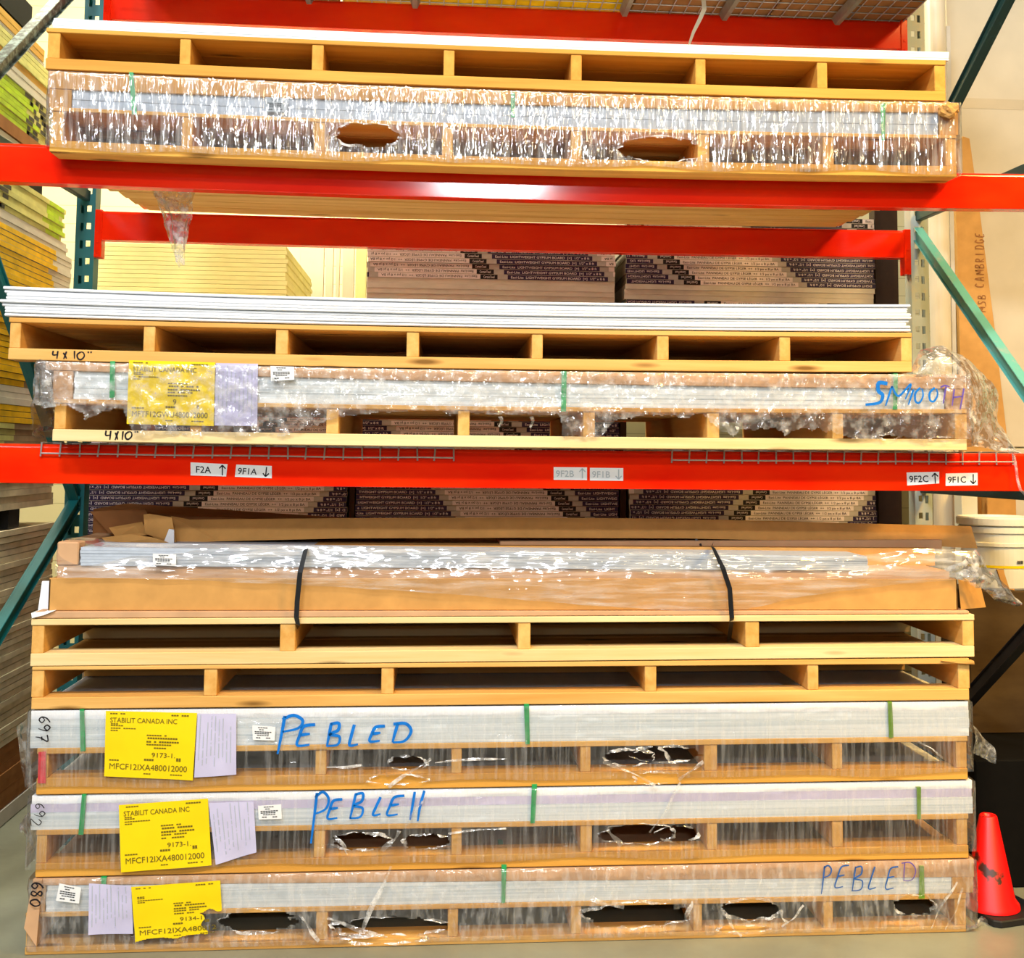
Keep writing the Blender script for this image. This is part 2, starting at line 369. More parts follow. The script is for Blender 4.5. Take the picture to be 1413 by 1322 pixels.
STROKES = {  # hand lettering in a unit box, y up
 'P': [[(.12, 1), (.08, .5), (.0, -.25)], [(.05, .88), (.4, 1.02), (.72, .85), (.6, .6), (.1, .48)]],
 'E': [[(.75, 1), (.2, .92), (.05, .5), (.0, .05), (.6, .08)], [(.08, .52), (.55, .58)]],
 'B': [[(.15, 1), (.05, .02)], [(.12, .96), (.6, 1.0), (.62, .7), (.15, .52), (.75, .42), (.7, .08), (.0, .02)]],
 'L': [[(.25, 1), (.08, .45), (.02, .05), (.6, .1)]],
 'D': [[(.2, .98), (.12, .5), (.05, .02)], [(.0, .95), (.55, .98), (.85, .6), (.6, .1), (.05, .02)]],
 'N': [[(.15, 1.1), (.0, -.05)], [(.62, 1.15), (.45, .5), (.38, -.1)]],
 'S': [[(.95, .95), (.4, .98), (.45, .6), (.75, .4), (.6, .05), (-.25, -.05)]],
 'M': [[(.1, .9), (.0, 0)], [(.1, .9), (.45, .45), (.85, 1.0), (.75, .3)], [(1.0, .75), (.92, .05)]],
 'O': [[(.5, .95), (.12, .6), (.2, .1), (.55, .02), (.8, .45), (.65, .9)]],
 'T': [[(.0, .9), (.45, 1.0), (.9, .92)], [(.55, .95), (.45, .4), (.4, .0)]],
 'H': [[(.15, .95), (.1, .0)], [(.85, 1.0), (.7, -.2)], [(.12, .48), (.78, .55)]],
 '4': [[(.05, 1), (.0, .5), (.55, .52)], [(.62, .98), (.5, .0)]],
 'X': [[(.6, 1), (.1, .05)], [(.05, .85), (.45, .35), (.6, .1)]],
 '1': [[(.3, 1), (.28, .0)]],
 '0': [[(.45, .95), (.05, .6), (.15, .1), (.5, .0), (.85, .4), (.75, .85), (.45, .95)]],
 '"': [[(.1, 1), (.05, .75)], [(.45, 1), (.4, .75)]],
 '6': [[(.7, 1), (.2, .7), (.05, .25), (.4, .0), (.75, .25), (.4, .5), (.1, .3)]],
 '9': [[(.7, .75), (.35, 1), (.05, .75), (.35, .5), (.7, .75), (.6, .3), (.45, .0)]],
 '7': [[(.0, .95), (.75, .98), (.35, .4), (.25, .0)], [(.2, .5), (.65, .52)]],
 '2': [[(.05, .75), (.35, 1), (.65, .75), (.35, .35), (.0, .02), (.75, .08)]],
 '8': [[(.65, .85), (.35, 1), (.1, .8), (.6, .35), (.4, .0), (.08, .2), (.65, .85)]],
 'A': [[(.0, .0), (.4, 1), (.75, .0)], [(.15, .35), (.6, .38)]],
 'C': [[(.7, .85), (.35, 1), (.05, .6), (.15, .1), (.65, .1)]],
 'R': [[(.1, 1), (.05, .0)], [(.08, .95), (.6, .9), (.5, .55), (.1, .5), (.7, .0)]],
 'I': [[(.3, 1), (.28, .0)]],
 'G': [[(.7, .85), (.3, 1), (.05, .5), (.3, .05), (.7, .2), (.7, .45), (.45, .45)]],
}
def smooth_pts(p, n=7):
    if len(p) < 3: return [(p[0][0]+(p[1][0]-p[0][0])*i/4, p[0][1]+(p[1][1]-p[0][1])*i/4) for i in range(5)]
    q = [p[0]]+list(p)+[p[-1]]; out = []
    for i in range(1, len(q)-2):
        for k in range(n):
            t = k/n; r = []
            for a in (0, 1):
                p0, p1, p2, p3 = q[i-1][a], q[i][a], q[i+1][a], q[i+2][a]
                r.append(.5*((2*p1)+(-p0+p2)*t+(2*p0-5*p1+4*p2-p3)*t*t+(-p0+3*p1-3*p2+p3)*t**3))
            out.append(tuple(r))
    out.append(p[-1]); return out
def handwrite(mb, letters, Y, wd, mi=0):
    """letters: (char, [top-left, top-right, bottom-left] in photo points) set on the plane y=Y"""
    for ch, tl, tr, bl in letters:
        for st in STROKES[ch]:
            pts = []
            for x, y in smooth_pts(st):
                px = bl[0]+(tl[0]-bl[0])*y+(tr[0]-tl[0])*x; py = bl[1]+(tl[1]-bl[1])*y+(tr[1]-tl[1])*x
                pts.append(at(px, py, Y))
            mb.ribbon(pts, lambda t: wd*(.75+.5*abs(math.sin(2.2*t+1))), mi=mi)

# ------------------------------------------------------------------ lines of a load
def zl(xl, yl, xr, yr, Y, sag=0.0):
    a = at(xl, yl, Y); b = at(xr, yr, Y); xc = (a.x+b.x)/2; hl = (b.x-a.x)/2
    def f(x):
        k = (x-a.x)/(b.x-a.x); return a.z+(b.z-a.z)*k-sag*max(-.2, 1-((x-xc)/hl)**2)
    return f
NX = 24
DEPTH = 1.21

# ================================================================== the setting
mb = MB(); mb.box(-7, 7, -9, 8, -.1, 0); structure(mb.build('floor', M['concrete']))
mb = MB(); mb.box(-7, 7, 4.6, 4.75, 0, 8.5); structure(mb.build('wall_back', M['siding']))

# ================================================================== rack
zF2t = zl(0, 196.5, 1413, 239.5, 0, .015); zF2b = zl(0, 250, 1413, 288.5, 0, .015)
zF1t = zl(0, 612, 1413, 626, 0, .004); zF1b = zl(0, 666.5, 1413, 678, 0, .004)
RY = 1.0245
zR2t = zl(131, 290.5, 1257, 318, RY, .006); zR2b = zl(131, 330.5, 1257, 356, RY, .006)
zR3t = zl(142, -12.5, 1251, 29.5, RY, .004); zR3b = zl(142, 26, 1251, 68, RY, .004)
BX = 1.768; FXH = 1.845
def beam(label, ft, fb, y, face, BX=1.768, plate=1):
    """step beam: a box section with a lower ledge at the back top, bent a little by its load"""
    zc = ft(0)
    root = thing('rack_beam', label, 'rack beam', (0, y, zc), 'orange-red rack beams')
    mb = MB(); n = 28
    prof = [(0, 0, 1), (0, 1, -.010), (.006, 1, 0), (.030, 1, 0), (.030, 1, -.030), (.055, 1, -.030), (.055, 0, 1)]
    vs = []
    for i in range(n+1):
        x = -BX+2*BX*i/n; t = ft(x); b = fb(x)
        for yy, up, dz in prof: vs.append((x, y+(yy if face < 0 else yy), (t+dz) if up else b))
    k = len(prof); fs = []
    for i in range(n):
        for j in range(k): fs.append((i*k+j, (i+1)*k+j, (i+1)*k+(j+1) % k, i*k+(j+1) % k))
    fs.append(tuple(range(k))); fs.append(tuple(n*k+j for j in range(k))[::-1])
    mb.add(vs, fs)
    # rolled groove line near the lower edge
    o = mb.build('beam_body', M['red'], root, .002)
    for sgn in (-1, 1):
        x = sgn*BX; mp = MB()
        mp.box(min(x, x-sgn*.030), max(x, x-sgn*.030), y-.006, y+.05, fb(x)-.075*plate+.004*(not plate), ft(x)+.004*plate)
        for q in range(3*plate): mp.box(x-sgn*.015-.006, x-sgn*.015+.006, y-.010, y-.006, fb(x)-.06+q*.045, fb(x)-.048+q*.045)
        mp.build('end_plate', M['red'], root, .003)
    return root
front_upper = beam('bright orange-red front beam under the upper wrapped bundle, with the white glare', zF2t, zF2b, 0, -1, FXH)
front_lower = beam('orange-red front beam with small white location stickers', zF1t, zF1b, 0, -1, FXH)
rear_upper = beam('orange-red rear beam behind the loose white panels, seen under the front beam', zR2t, zR2b, RY, 1)
rear_top = beam('dark red rear beam at the very top, under the mesh deck', zR3t, zR3b, RY, 1)
c1 = sum(zF1t(x) for x in (-1, 0, 1))/3
beam('orange-red rear beam hidden behind the front beam with stickers', lambda x: zF1t(x)-.001, lambda x: zF1b(x)+.004, RY, 1, 1.768, 0)

# location stickers
def sticker(root, quad, txt, arrow, label, mat='white', faded=False):
    Y = -.0015
    TL, TR, BR, BL = [at(px, py, Y) for px, py in quad]
    mb = MB(); mb.prism([TL, TR, BR, BL], (0, .001, 0)); s = mb.build('location_sticker', M[mat], root); s['label'] = label
    W = (TR-TL).length; H = (BL-TL).length; ux = (TR-TL)/W; uz = (TL-BL)/H
    fn = lambda u, v: BL+ux*u+uz*v+Vector((0, -.0008, 0))
    mb = MB(); text(mb, txt, fn, W*.06, H*.24, H*.72, xs=1.0)
    if arrow:
        ax = W*.86; lo, hi = H*.12, H*.9
        mb.ribbon([fn(ax, lo), fn(ax, hi)], .004)
        tip, s2 = (hi, -1) if arrow > 0 else (lo, 1)
        mb.ribbon([fn(ax-H*.24, tip+s2*H*.26), fn(ax, tip)], .004); mb.ribbon([fn(ax+H*.24, tip+s2*H*.26), fn(ax, tip)], .004)
    mb.build('printed_code', M['greylabel' if faded else 'ink'], s, fix=False)
sticker(front_lower, [(263, 638), (314, 640.5), (312, 657.5), (263, 656)], ' F2A', 1, 'white sticker reading F2A with an up arrow')
sticker(front_lower, [(326, 641), (375, 643), (375, 660), (324, 658)], '9F1A', -1, 'white sticker reading 9F1A with a down arrow')
sticker(front_lower, [(764, 644.5), (810, 645), (810, 662.5), (764, 662)], '9F2B', 1, 'faded sticker with an up arrow', 'white', True)
sticker(front_lower, [(814, 645.5), (860, 646), (860, 663.5), (814, 663)], '9F1B', -1, 'faded sticker with a down arrow', 'white', True)
sticker(front_lower, [(1251, 652), (1296, 651), (1296, 667), (1252, 670)], '9F2C', 1, 'cream sticker reading 9F2C with an up arrow')
sticker(front_lower, [(1305, 653.5), (1349, 652.5), (1349, 669.5), (1305, 670.5)], '9F1C', -1, 'cream sticker reading 9F1C with a down arrow')

# upright frames
def post(root, x0, y, z0, z1, sgn, mat):
    """C post: face plate with two columns of real slots, and side flanges"""
    W = .078; mb = MB(); T = .0025; pitch = .0745
    xs = [0, .016, .034, .046, .060, W]
    n = int((z1-z0)/pitch)
    def plate(y0, open_cols):
        for i in range(n):
            za = z0+i*pitch; zb = za+pitch
            for c in range(5):
                a = x0+sgn*xs[c]; b = x0+sgn*xs[c+1]
                lo, hi = min(a, b), max(a, b)
                if c in open_cols:
                    q = .026 if c == 1 else .034
                    mb.box(lo, hi, y0, y0+T, za, zb-q)
                else: mb.box(lo, hi, y0, y0+T, za, zb)
    plate(y, (1, 3))
    for xx in (x0, x0+sgn*(W-T)):
        mb.box(min(xx, xx+sgn*T), max(xx, xx+sgn*T), y+T, y+.07, z0, z1)
    for xx in (x0+sgn*T, x0+sgn*(W-T-.014)):
        mb.box(min(xx, xx+sgn*.014), max(xx, xx+sgn*.014), y+.067, y+.07, z0, z1)
    return mb.build('post', mat, root)
def frame(label, sgn, mats, braces, struts, yfront):
    root = thing('upright_frame', label, 'rack upright', (sgn*1.80, .5, 0), 'rack uprights')
    mp, mbr = mats
    p = post(root, sgn*BX, RY-.004, 0, 4.4, sgn, mp); post(root, sgn*FXH, yfront, 0, 4.4, sgn, mp)
    for y, px in ((RY+.03, sgn*1.80), (yfront+.03, sgn*1.884)):
        m = MB(); m.box(px-.06, px+.06, y-.06, y+.06, 0, .008); m.build('foot_plate', M['tealdark'], root)
    X = sgn*1.806
    for (pr, pf, mt) in braces:
        a = Vector((X, RY+.005, atx(pr[0], pr[1], X).z)); b = Vector((sgn*1.87, yfront+.065, atx(pf[0], pf[1], X).z))
        m = MB(); d = (b-a).normalized(); u = d.cross(Vector((1, 0, 0))).normalized()
        m.bar(a, b, .03, .05, up=u)      # channel: web and two lips
        for s2 in (-1, 1): m.bar(a+u*s2*.024+Vector((-sgn*.012, 0, 0)), b+u*s2*.024+Vector((-sgn*.012, 0, 0)), .03, .004, up=u)
        m.build('diagonal_brace', mt, root, .003)
    for z, mt in struts:
        m = MB(); m.bar((X, RY+.005, z), (sgn*1.87, yfront+.065, z), .03, .045); m.build('horizontal_strut', mt, root, .003)
    return root
zs = lambda px, py, s: atx(px, py, s*1.806).z
FL = frame('dark teal rack upright with slotted post and teal braces at the left', -1, (M['teal'], M['teal']),
      [((118, -75), (-6, 122), M['tealworn']), ((116, 690), (-3, 290), M['teal']), ((113, 690), (-1, 962), M['teal'])], [(zs(117, 268, -1), M['tealdark'])], -.075)
FR = frame('pale grey-green rack upright with slotted post and teal braces at the right', 1, (M['postgrey'], M['tealpale']),
      [((1270, 247), (1420, -105), M['tealdark']), ((1268, 320), (1420, 602), M['tealpale']), ((1275, 1028), (1413, 815), M['rubber'])], [(zs(1266, 299, 1), M['tealdark']), (zs(1290, 674, 1), M['tealdark'])], -.075)

# wire decks on the lower beams: waterfall wires over the front beam
def wire_deck(label, pxa, pxb, step):
    za = lambda x: zF1t(x)+.004
    xa = at(pxa, 615, -.01).x; xb = at(pxb, 620, -.01).x
    root = thing('wire_deck', label, 'wire deck', ((xa+xb)/2, .5, c1), 'wire decks on the front beam')
    mw = MB(); mf = MB(); n = round((pxb-pxa)/step)
    for i in range(n+1):
        x = xa+(xb-xa)*i/n; z = za(x)
        mw.tube([(x, -.006, z), (x, RY+.04, z)], .0024, 5)
        mf.tube([(x, -.006, z+.002), (x+random.uniform(-.004, .002), -.007, z-.044)], .0028, 5)
    for y in (.1, .3, .5, .7, .9): mw.tube([(xa, y, za(xa)), (xb, y, za(xb))], .0024, 5)
    for dz in (-.034,): mf.tube([(xa+(xb-xa)*k/12, -.011, za(xa+(xb-xa)*k/12)+dz+.003*noise.noise(Vector((k*.4, pxa, 0)))) for k in range(13)], .0026, 5)
    mw.build('wire_mesh', M['wire'], root); mf.build('front_wires', M['wire'], root)
wire_deck('wire deck lip over the left half of the front beam with stickers', 57, 626, 26.2)
wire_deck('wire deck lip over the right half of the front beam with stickers', 928, 1398, 23.6)

# ================================================================== pallets
def xof(px, py, Y): return at(px, py, Y).x
def pallet_parts(root, Y, xa, xb, dt, db, bt, bb, strs, mats, notch=0, deckn=7, depth=DEPTH, names=('top_board', 'stringer', 'bottom_board')):
    """boards that run along the rack on stringers that run back: all of it parts of one pallet"""
    md, ms, mbm = mats
    wdt = depth/deckn
    for i in range(deckn):
        m = MB(); m.box(xa+random.uniform(-.004, .004)*(i > 0), xb+random.uniform(-.004, .004)*(i > 0), Y+i*wdt+(.003 if i else 0), Y+(i+1)*wdt-.008, db, dt, NX)
        m.build(names[0], md, root, .0018)
    for (a, b) in strs:
        m = MB(); xm = (a+b)/2
        if notch:
            m.box(a, b, Y+.004, Y+.100, bt(xm), db(xm)); m.box(a, b, Y+.100, Y+depth-.01, bt(xm)+notch, db(xm))
        else: m.box(a, b, Y+.004, Y+depth-.01, bt(xm), db(xm))
        m.build(names[1], ms, root, .002)
    if notch:   # close-set bottom boards between the beams
        for i in range(8):
            y0 = .066+i*.117; e = random.uniform(-.05, .03); m = MB(); m.box(xa+.03+e, xb-.03-e, y0, y0+.104, lambda x: bt(x), lambda x: bt(x)+notch, NX); m.build(names[2], md, root, .002)
    for i, yy in enumerate((Y,) if notch else (Y, Y+depth*.46, Y+depth*.80)):
        m = MB(); m.box(xa+.002, xb-.002, yy, yy+.098, bb, bt, NX); m.build(names[2], mbm, root, .002)
def strs_px(lst, py, Y): return [(xof(a, py, Y), xof(b, py, Y)) for a, b in lst]

# ------------------------------------------------------------------ stretch film
def film(root, mat, Y, x0, x1, zt, zb, holes=(), amp=.004, fr=(9, 5), wrap=.30, step=.005, seed=0, jag=None, name='stretch_wrap', label=None, cuts=()):
    path = []
    nl = 14
    for i in range(nl): path.append((x0-.004, Y+wrap*(1-i/nl), -1))
    n = int((x1-x0)/step)
    for i in range(n+1): path.append((x0+(x1-x0)*i/n, Y-.006, 0))
    for i in range(1, nl+1): path.append((x1+.004, Y+wrap*i/nl, 1))
    h = 0
    xm = (x0+x1)/2; nz = max(8, int((zt(xm)-zb(xm))/step)); mb = MB()
    vs = []
    for (x, y, s) in path:
        xx = min(max(x, x0), x1); lo = zb(xx); hi = zt(xx)
        for k in range(nz+1):
            v = k/nz; z = lo+(hi-lo)*v
            d = amp*(noise.noise(Vector((x*fr[0]+seed, z*fr[1], y*5)))+.6*noise.noise(Vector((x*fr[0]*3+seed, z*fr[1]*3, 3+y*9)))+.9)
            edge = min(1, min(v, 1-v)*nz/2+.25); d *= edge
            if s == 0: vs.append(Vector((x, y-d, z)))
            else: vs.append(Vector((x+s*d*2.0, y, z)))
    HW = [(at(px, py, Y-.006), at(px+rx, py, Y-.006), at(px, py+ry, Y-.006)) for px, py, rx, ry in holes]
    HW = [(c.x, c.z, (a-c).x, (c-b).z) for c, a, b in HW]
    fs = []
    for i in range(len(path)-1):
        for k in range(nz):
            a = i*(nz+1)+k; q = (a, a+nz+1, a+nz+2, a+1)
            if path[i][2] == 0 and path[i+1][2] == 0:
                c = (vs[q[0]]+vs[q[2]])/2; drop = False
                for hx, hz, rx, rz in HW:
                    ang = math.atan2((c.z-hz)/rz, (c.x-hx)/rx)
                    r = math.hypot((c.x-hx)/rx, (c.z-hz)/rz)
                    if r < 1+.22*noise.noise(Vector((3*math.cos(ang)+hx*9, 3*math.sin(ang), hz*7)))+.20*noise.noise(Vector((c.x*40, c.z*40, 1))): drop = True
                if jag is not None and c.z < jag(c.x)+.012*noise.noise(Vector((c.x*13, seed, 0)))+.008*noise.noise(Vector((c.x*45, seed, 4))): drop = True
                if drop: continue
            fs.append(q)
    mb.add(vs, fs)
    o = mb.build(name, M[mat], root, smooth=True, fix=False)
    if label: o['label'] = label
    for hx, hz, rx, rz in HW:     # curled torn rim, in uneven pieces round each hole
        q = random.randint(0, 8)
        while q < 44:
            ln = random.randint(4, 11); m = MB(); pts = []
            for k in range(ln+1):
                g = 2*math.pi*(q+k)/48; r = 1.03+.22*noise.noise(Vector((3*math.cos(g)+hx*9, 3*math.sin(g), hz*7)))+.10*noise.noise(Vector((k*.6, q, hx)))
                pts.append(Vector((hx+rx*r*math.cos(g), Y-.011-.006*noise.noise(Vector((k*.7, hx*5, q))), hz+rz*r*math.sin(g))))
            wd = random.uniform(.003, .010)
            m.ribbon(pts, lambda t: wd*(.25+math.sin(math.pi*t))*(1+.6*noise.noise(Vector((t*9, hx*3, q)))), Vector((.15, -1, .6)).normalized()); m.build('torn_rim', M['filmL'], o, smooth=True, fix=False)
            q += ln+random.randint(1, 6)
    return o
def loft(root, mat, top, bot, n, m, amp=.01, fr=6, seed=0, name='loose_film', bulge=.02, label=None, pl=True):
    """a sheet of film between an upper and a lower edge, given as world points"""
    def samp(P, t):
        L = [0]
        for i in range(1, len(P)): L.append(L[-1]+(P[i]-P[i-1]).length)
        s = t*L[-1]
        for i in range(1, len(P)):
            if s <= L[i]+1e-9: return P[i-1].lerp(P[i], (s-L[i-1])/max(1e-9, L[i]-L[i-1]))
        return P[-1]
    vs = []; fs = []
    for i in range(n+1):
        a = samp(top, i/n); b = samp(bot, i/n)
        for k in range(m+1):
            v = k/m; p = a.lerp(b, v)
            d = bulge*math.sin(math.pi*v)+amp*(noise.noise(p*fr+Vector((seed, 0, 0)))+.5*noise.noise(p*fr*3+Vector((0, seed, 0)))+.6)
            vs.append(p+Vector((0, -d, amp*.5*noise.noise(p*fr*2+Vector((0, 0, seed))))))
    for i in range(n):
        for k in range(m):
            a = i*(m+1)+k; fs.append((a, a+m+1, a+m+2, a+1))
    mb = MB(); mb.add(vs, fs)
    if root is None: return mb
    o = mb.build(name, M[mat], root, smooth=True, fix=False)
    if label: o['label'] = label
    return o

# ------------------------------------------------------------------ paper stuck on the wrap
def paper(root, name, quad, Y, mat, label, prints, wav=.002, seed=0, inkmat='ink', vlines=False, tear=None, res=(24, 16)):
    C = [at(px, py, Y) for px, py in quad]
    W = (C[1]-C[0]).length; H = (C[3]-C[0]).length
    def P(u, v, off=0):
        p = C[3].lerp(C[2], u).lerp(C[0].lerp(C[1], u), v)
        d = wav*(noise.noise(Vector((u*2.2+seed, v*2.5, 1)))+.5)+wav*1.5*max(0, .25-v)*2*math.sin(u*5+seed)
        return p+Vector((0, -d-off, 0))
    n, m = res; mb = MB(); vs = [P(i/n, k/m) for i in range(n+1) for k in range(m+1)]
    vs += [p+Vector((0, .0006, 0)) for p in vs]; N = (n+1)*(m+1); fs = []
    for i in range(n):
        for k in range(m):
            if tear and tear(i/n, k/m): continue
            a = i*(m+1)+k; fs.append((a, a+m+1, a+m+2, a+1)); fs.append((a+N, a+1+N, a+m+2+N, a+m+1+N))
    mb.add(vs, fs); o = mb.build(name, M[mat], root, smooth=True, fix=False)
    if label: o['label'] = label
    mt = MB(); fn = lambda u, v: P(min(1, max(0, u/W)), min(1, max(0, v/H)), .0012)
    for s, u, v, size in prints:
        if s == '|':   # a column of small rotated print: u, v lower end, size = length
            k = int(size*H/.006)
            for q in range(k):
                if noise.noise(Vector((q*.8, u*90, seed))) > -.28:
                    mt.add([fn(u*W-.0012, v*H+q*.006), fn(u*W+.0012, v*H+q*.006), fn(u*W+.0012, v*H+q*.006+.0048), fn(u*W-.0012, v*H+q*.006+.0048)], [(0, 1, 2, 3)])
        elif s[0] == '-':   # a line of very small print
            k = int(float(s[1:])*W/.008)
            for q in range(k):
                if noise.noise(Vector((q*.9, v*50, seed))) > -.3:
                    a = u*W+q*.008; mt.add([fn(a, v*H), fn(a+.0066, v*H), fn(a+.0066, v*H+size*H), fn(a, v*H+size*H)], [(0, 1, 2, 3)])
        else:
            target = size[1]*W if isinstance(size, tuple) else None; hh = (size[0] if isinstance(size, tuple) else size)*H
            xs = target/(text_width(s)*hh) if target else 1
            text(mt, s, fn, u*W, v*H, hh, xs=xs)
    if mt.v: mt.build('printed_text', M[inkmat], o, fix=False)
    return o
SMALL = [('-.18', .05, .955, .018), ('-.22', .72, .945, .022), ('-.10', .06, .80, .016), ('-.14', .06, .775, .016), ('-.30', .06, .735, .016), ('-.10', .06, .70, .016),
         ('-.24', .46, .64, .02), ('-.36', .47, .595, .025), ('-.38', .46, .54, .025), ('-.30', .46, .50, .02), ('-.26', .46, .45, .02), ('-.06', .8, .27, .05), ('-.16', .05, .245, .02), ('-.14', .44, .265, .03), ('-.10', .44, .06, .016), ('-.18', .74, .06, .016)]
def ship(code, num, top=True):
    r = list(SMALL)
    if top: r.append(('STABILIT CANADA INC', .05, .83, (.105, .74)))
    if num: r.append((num, .52, .32, (.10, .27) if len(num) > 2 else .12))
    r.append((code, .05, .12, (.125, .88))); return r
def slip(n=9): return [('|', .08+.88*i/n, .12+.25*random.random(), .5+.35*random.random()) for i in range(n)]
LBL = [('-.5', .25, .86, .05), ('-.3', .3, .72, .05), ('-.8', .1, .56, .06), ('-.75', .1, .44, .06), ('-.6', .2, .32, .05), ('-.3', .15, .14, .06), ('-.25', .6, .14, .06)]

def strap(root, Y, quad, mat, label=None, over=.004):
    """flat strap: comes over the top edge and runs down the front"""
    TL, TR, BR, BL = [at(px, py, Y-over) for px, py in quad]
    m = MB(); m.prism([TL, TR, BR, BL], (0, .0015, 0))
    m.prism([TL, TR, TR+Vector((0, .25, .0)), TL+Vector((0, .25, .0))], (0, 0, .0015))
    o = m.build('strap', M[mat], root)
    if label: o['label'] = label

# ================================================================== LEVEL 2 (on the upper beams)
Y2 = -.12; S2 = .013
A_ = dict(t0=zl(65, 24, 1310, 71.5, Y2, .010), t1=zl(65, 37.5, 1310, 83, Y2, .010), db=zl(65, 44, 1310, 90, Y2, .010), bt=zl(65, 79.5, 1310, 126, Y2, .010), bb=zl(65, 95, 1310, 139.5, Y2, .010))
xa, xb = xof(63, 60, Y2), xof(1305.5, 110, Y2)
sA = strs_px([(64, 81), (247, 262), (430, 446), (612, 627), (788, 803), (960, 974), (1128, 1142), (1290, 1305)], 90, Y2)
pA = thing('pallet', 'amber pine pallet on the highest level, carrying thin white sheets', 'pallet', ((xa+xb)/2, Y2+DEPTH/2, A_['bb'](0)), 'long pine pallets')
pallet_parts(pA, Y2, xa, xb, lambda x: A_['t1'](x)-.001, A_['db'], A_['bt'], A_['bb'], sA, (M['woodamber'], M['stringeramber'], M['woodamber']))
# end cleat seen at the right end of that pallet
m = MB(); m.box(xb+.001, xb+.016, Y2+.14, Y2+.4, A_['bt'](1.4)+.02, A_['db'](1.4)-.015); m.build('end_cleat', M['woodamber'], pA, .002)
x0, x1 = xof(71, 30, Y2), xof(1311, 76, Y2)
for i in range(4):
    f0 = lambda x, i=i: A_['t1'](x)+(A_['t0'](x)-A_['t1'](x))*i/4+.0004; f1 = lambda x, i=i: A_['t1'](x)+(A_['t0'](x)-A_['t1'](x))*(i+1)/4
    m = MB(); m.box(x0+random.uniform(0, .006), x1-random.uniform(0, .006), Y2+random.uniform(.0, .004), Y2+1.20, f0, f1, NX)
    solo(m, 'white_sheet', M['panel'], ['lowest', 'second lowest', 'second highest', 'highest'][i]+' of the four thin white sheets on the highest pallet', 'sheet', 'thin white sheets on the highest pallet')

B_ = dict(t0=zl(65, 96, 1310, 140.2, Y2, S2), w0=zl(65, 121.5, 1310, 155, Y2, S2), w1=zl(65, 147, 1310, 186, Y2, S2), db=zl(65, 152.5, 1310, 191, Y2, S2), bt=zl(65, 193, 1310, 229, Y2, S2), bb=zl(65, 209, 1310, 244, Y2, S2))
def bundle(label, Y, ln, xa, xb, strs, mats, notch=0, wxa=None, wxb=None, guard=True, mid=False, panmat='panel', nsheet=5):
    root = thing('wrapped_panel_bundle', label, 'wrapped pallet', ((xa+xb)/2, Y+DEPTH/2, ln['bb'](0)), 'plastic-wrapped pallets of white panels')
    pallet_parts(root, Y, xa, xb, ln['w1'], ln['db'], ln['bt'], ln['bb'], strs, mats, notch, names=('deck_board', 'stringer', 'bottom_board'))
    return root
xa, xb = xof(68, 180, Y2), xof(1321, 235, Y2)
sB = strs_px([(70, 86), (250, 265), (433, 448), (610, 625), (788, 803), (963, 979), (1136, 1151), (1305, 1320)], 195, Y2)
B = bundle('wrapped panel pallet on the upper front beam, under a pleated glittering plastic film', Y2, B_, xa, xb, sB, (M['wood'], M['stringer'], M['woodamber']), .022)
def panels(root, Y, xa, xb, fb, ft, n, mat, dy=.012):
    for i in range(n):
        m = MB(); f0 = lambda x, i=i: fb(x)+(ft(x)-fb(x))*i/n+.0003; f1 = lambda x, i=i: fb(x)+(ft(x)-fb(x))*(i+1)/n
        m.box(xa+random.uniform(0, .004), xb-random.uniform(0, .004), Y+dy+random.uniform(0, .003), Y+1.2, f0, f1, NX)
        m.build('panel_layer', M[mat] if isinstance(mat, str) else M[mat[i]], root)
panels(B, Y2, xof(97, 135, Y2), xof(1297, 170, Y2), B_['w1'], B_['w0'], 4, 'panelblue')
def guard(root, Y, xa, xb, ft, fm, low=.0, mat='card', name='cardboard_edge_guard'):
    m = MB(); m.box(xa, xb, Y+.004, Y+1.205, lambda x: fm(x), lambda x: ft(x)-.002, NX); m.build(name, M[mat], root, .002)
guard(B, Y2, xof(66, 110, Y2), xof(1324, 148, Y2), B_['t0'], B_['w0'])
for a, b in ((66, 97), (1297, 1323)):     # cardboard corners at both ends
    m = MB(); m.box(xof(a, 150, Y2), xof(b, 150, Y2), Y2+.006, Y2+1.2, B_['w1'], B_['w0'], 2); m.build('cardboard_corner', M['card'], B, .002)
for q in ([(178, 100), (184, 100.5), (189, 158), (182, 158)], [(705, 128), (711, 128), (710, 162), (705, 162)], [(1215, 143), (1222, 143), (1221, 194), (1217, 194)]): strap(B, Y2, q, 'green', 'green plastic strap', .0025)
paper(B, 'product_label', [(366, 134), (397, 135), (396, 155), (365, 154)], Y2-.004, 'greylabel', 'small grey product label', LBL, 0)
# crumpled cardboard corner at the right end
m = MB(); c = at(1310, 152, Y2-.02)
bm = bmesh.new(); bmesh.ops.create_icosphere(bm, subdivisions=3, radius=.034)
for v in bm.verts:
    p = v.co.copy(); v.co = p*(1+.45*noise.noise(p*55)+.2*noise.noise(p*120)); v.co.z *= .75; v.co.y *= .7
m.add([v.co+c for v in bm.verts], [tuple(v.index for v in f.verts) for f in bm.faces]); bm.free()
m.build('crumpled_corner', M['card'], B)
film(B, 'filmB', Y2, xof(66, 150, Y2), xof(1326, 190, Y2), lambda x: B_['t0'](x)-.004, lambda x: B_['bb'](x)+.012+.018*noise.noise(Vector((x*4, 2, 0))), [(508, 187, 44, 17), (912, 206, 58, 17)], .0035, (60, 6), .35, .005, 3, label='pleated clear film with two oval tears')
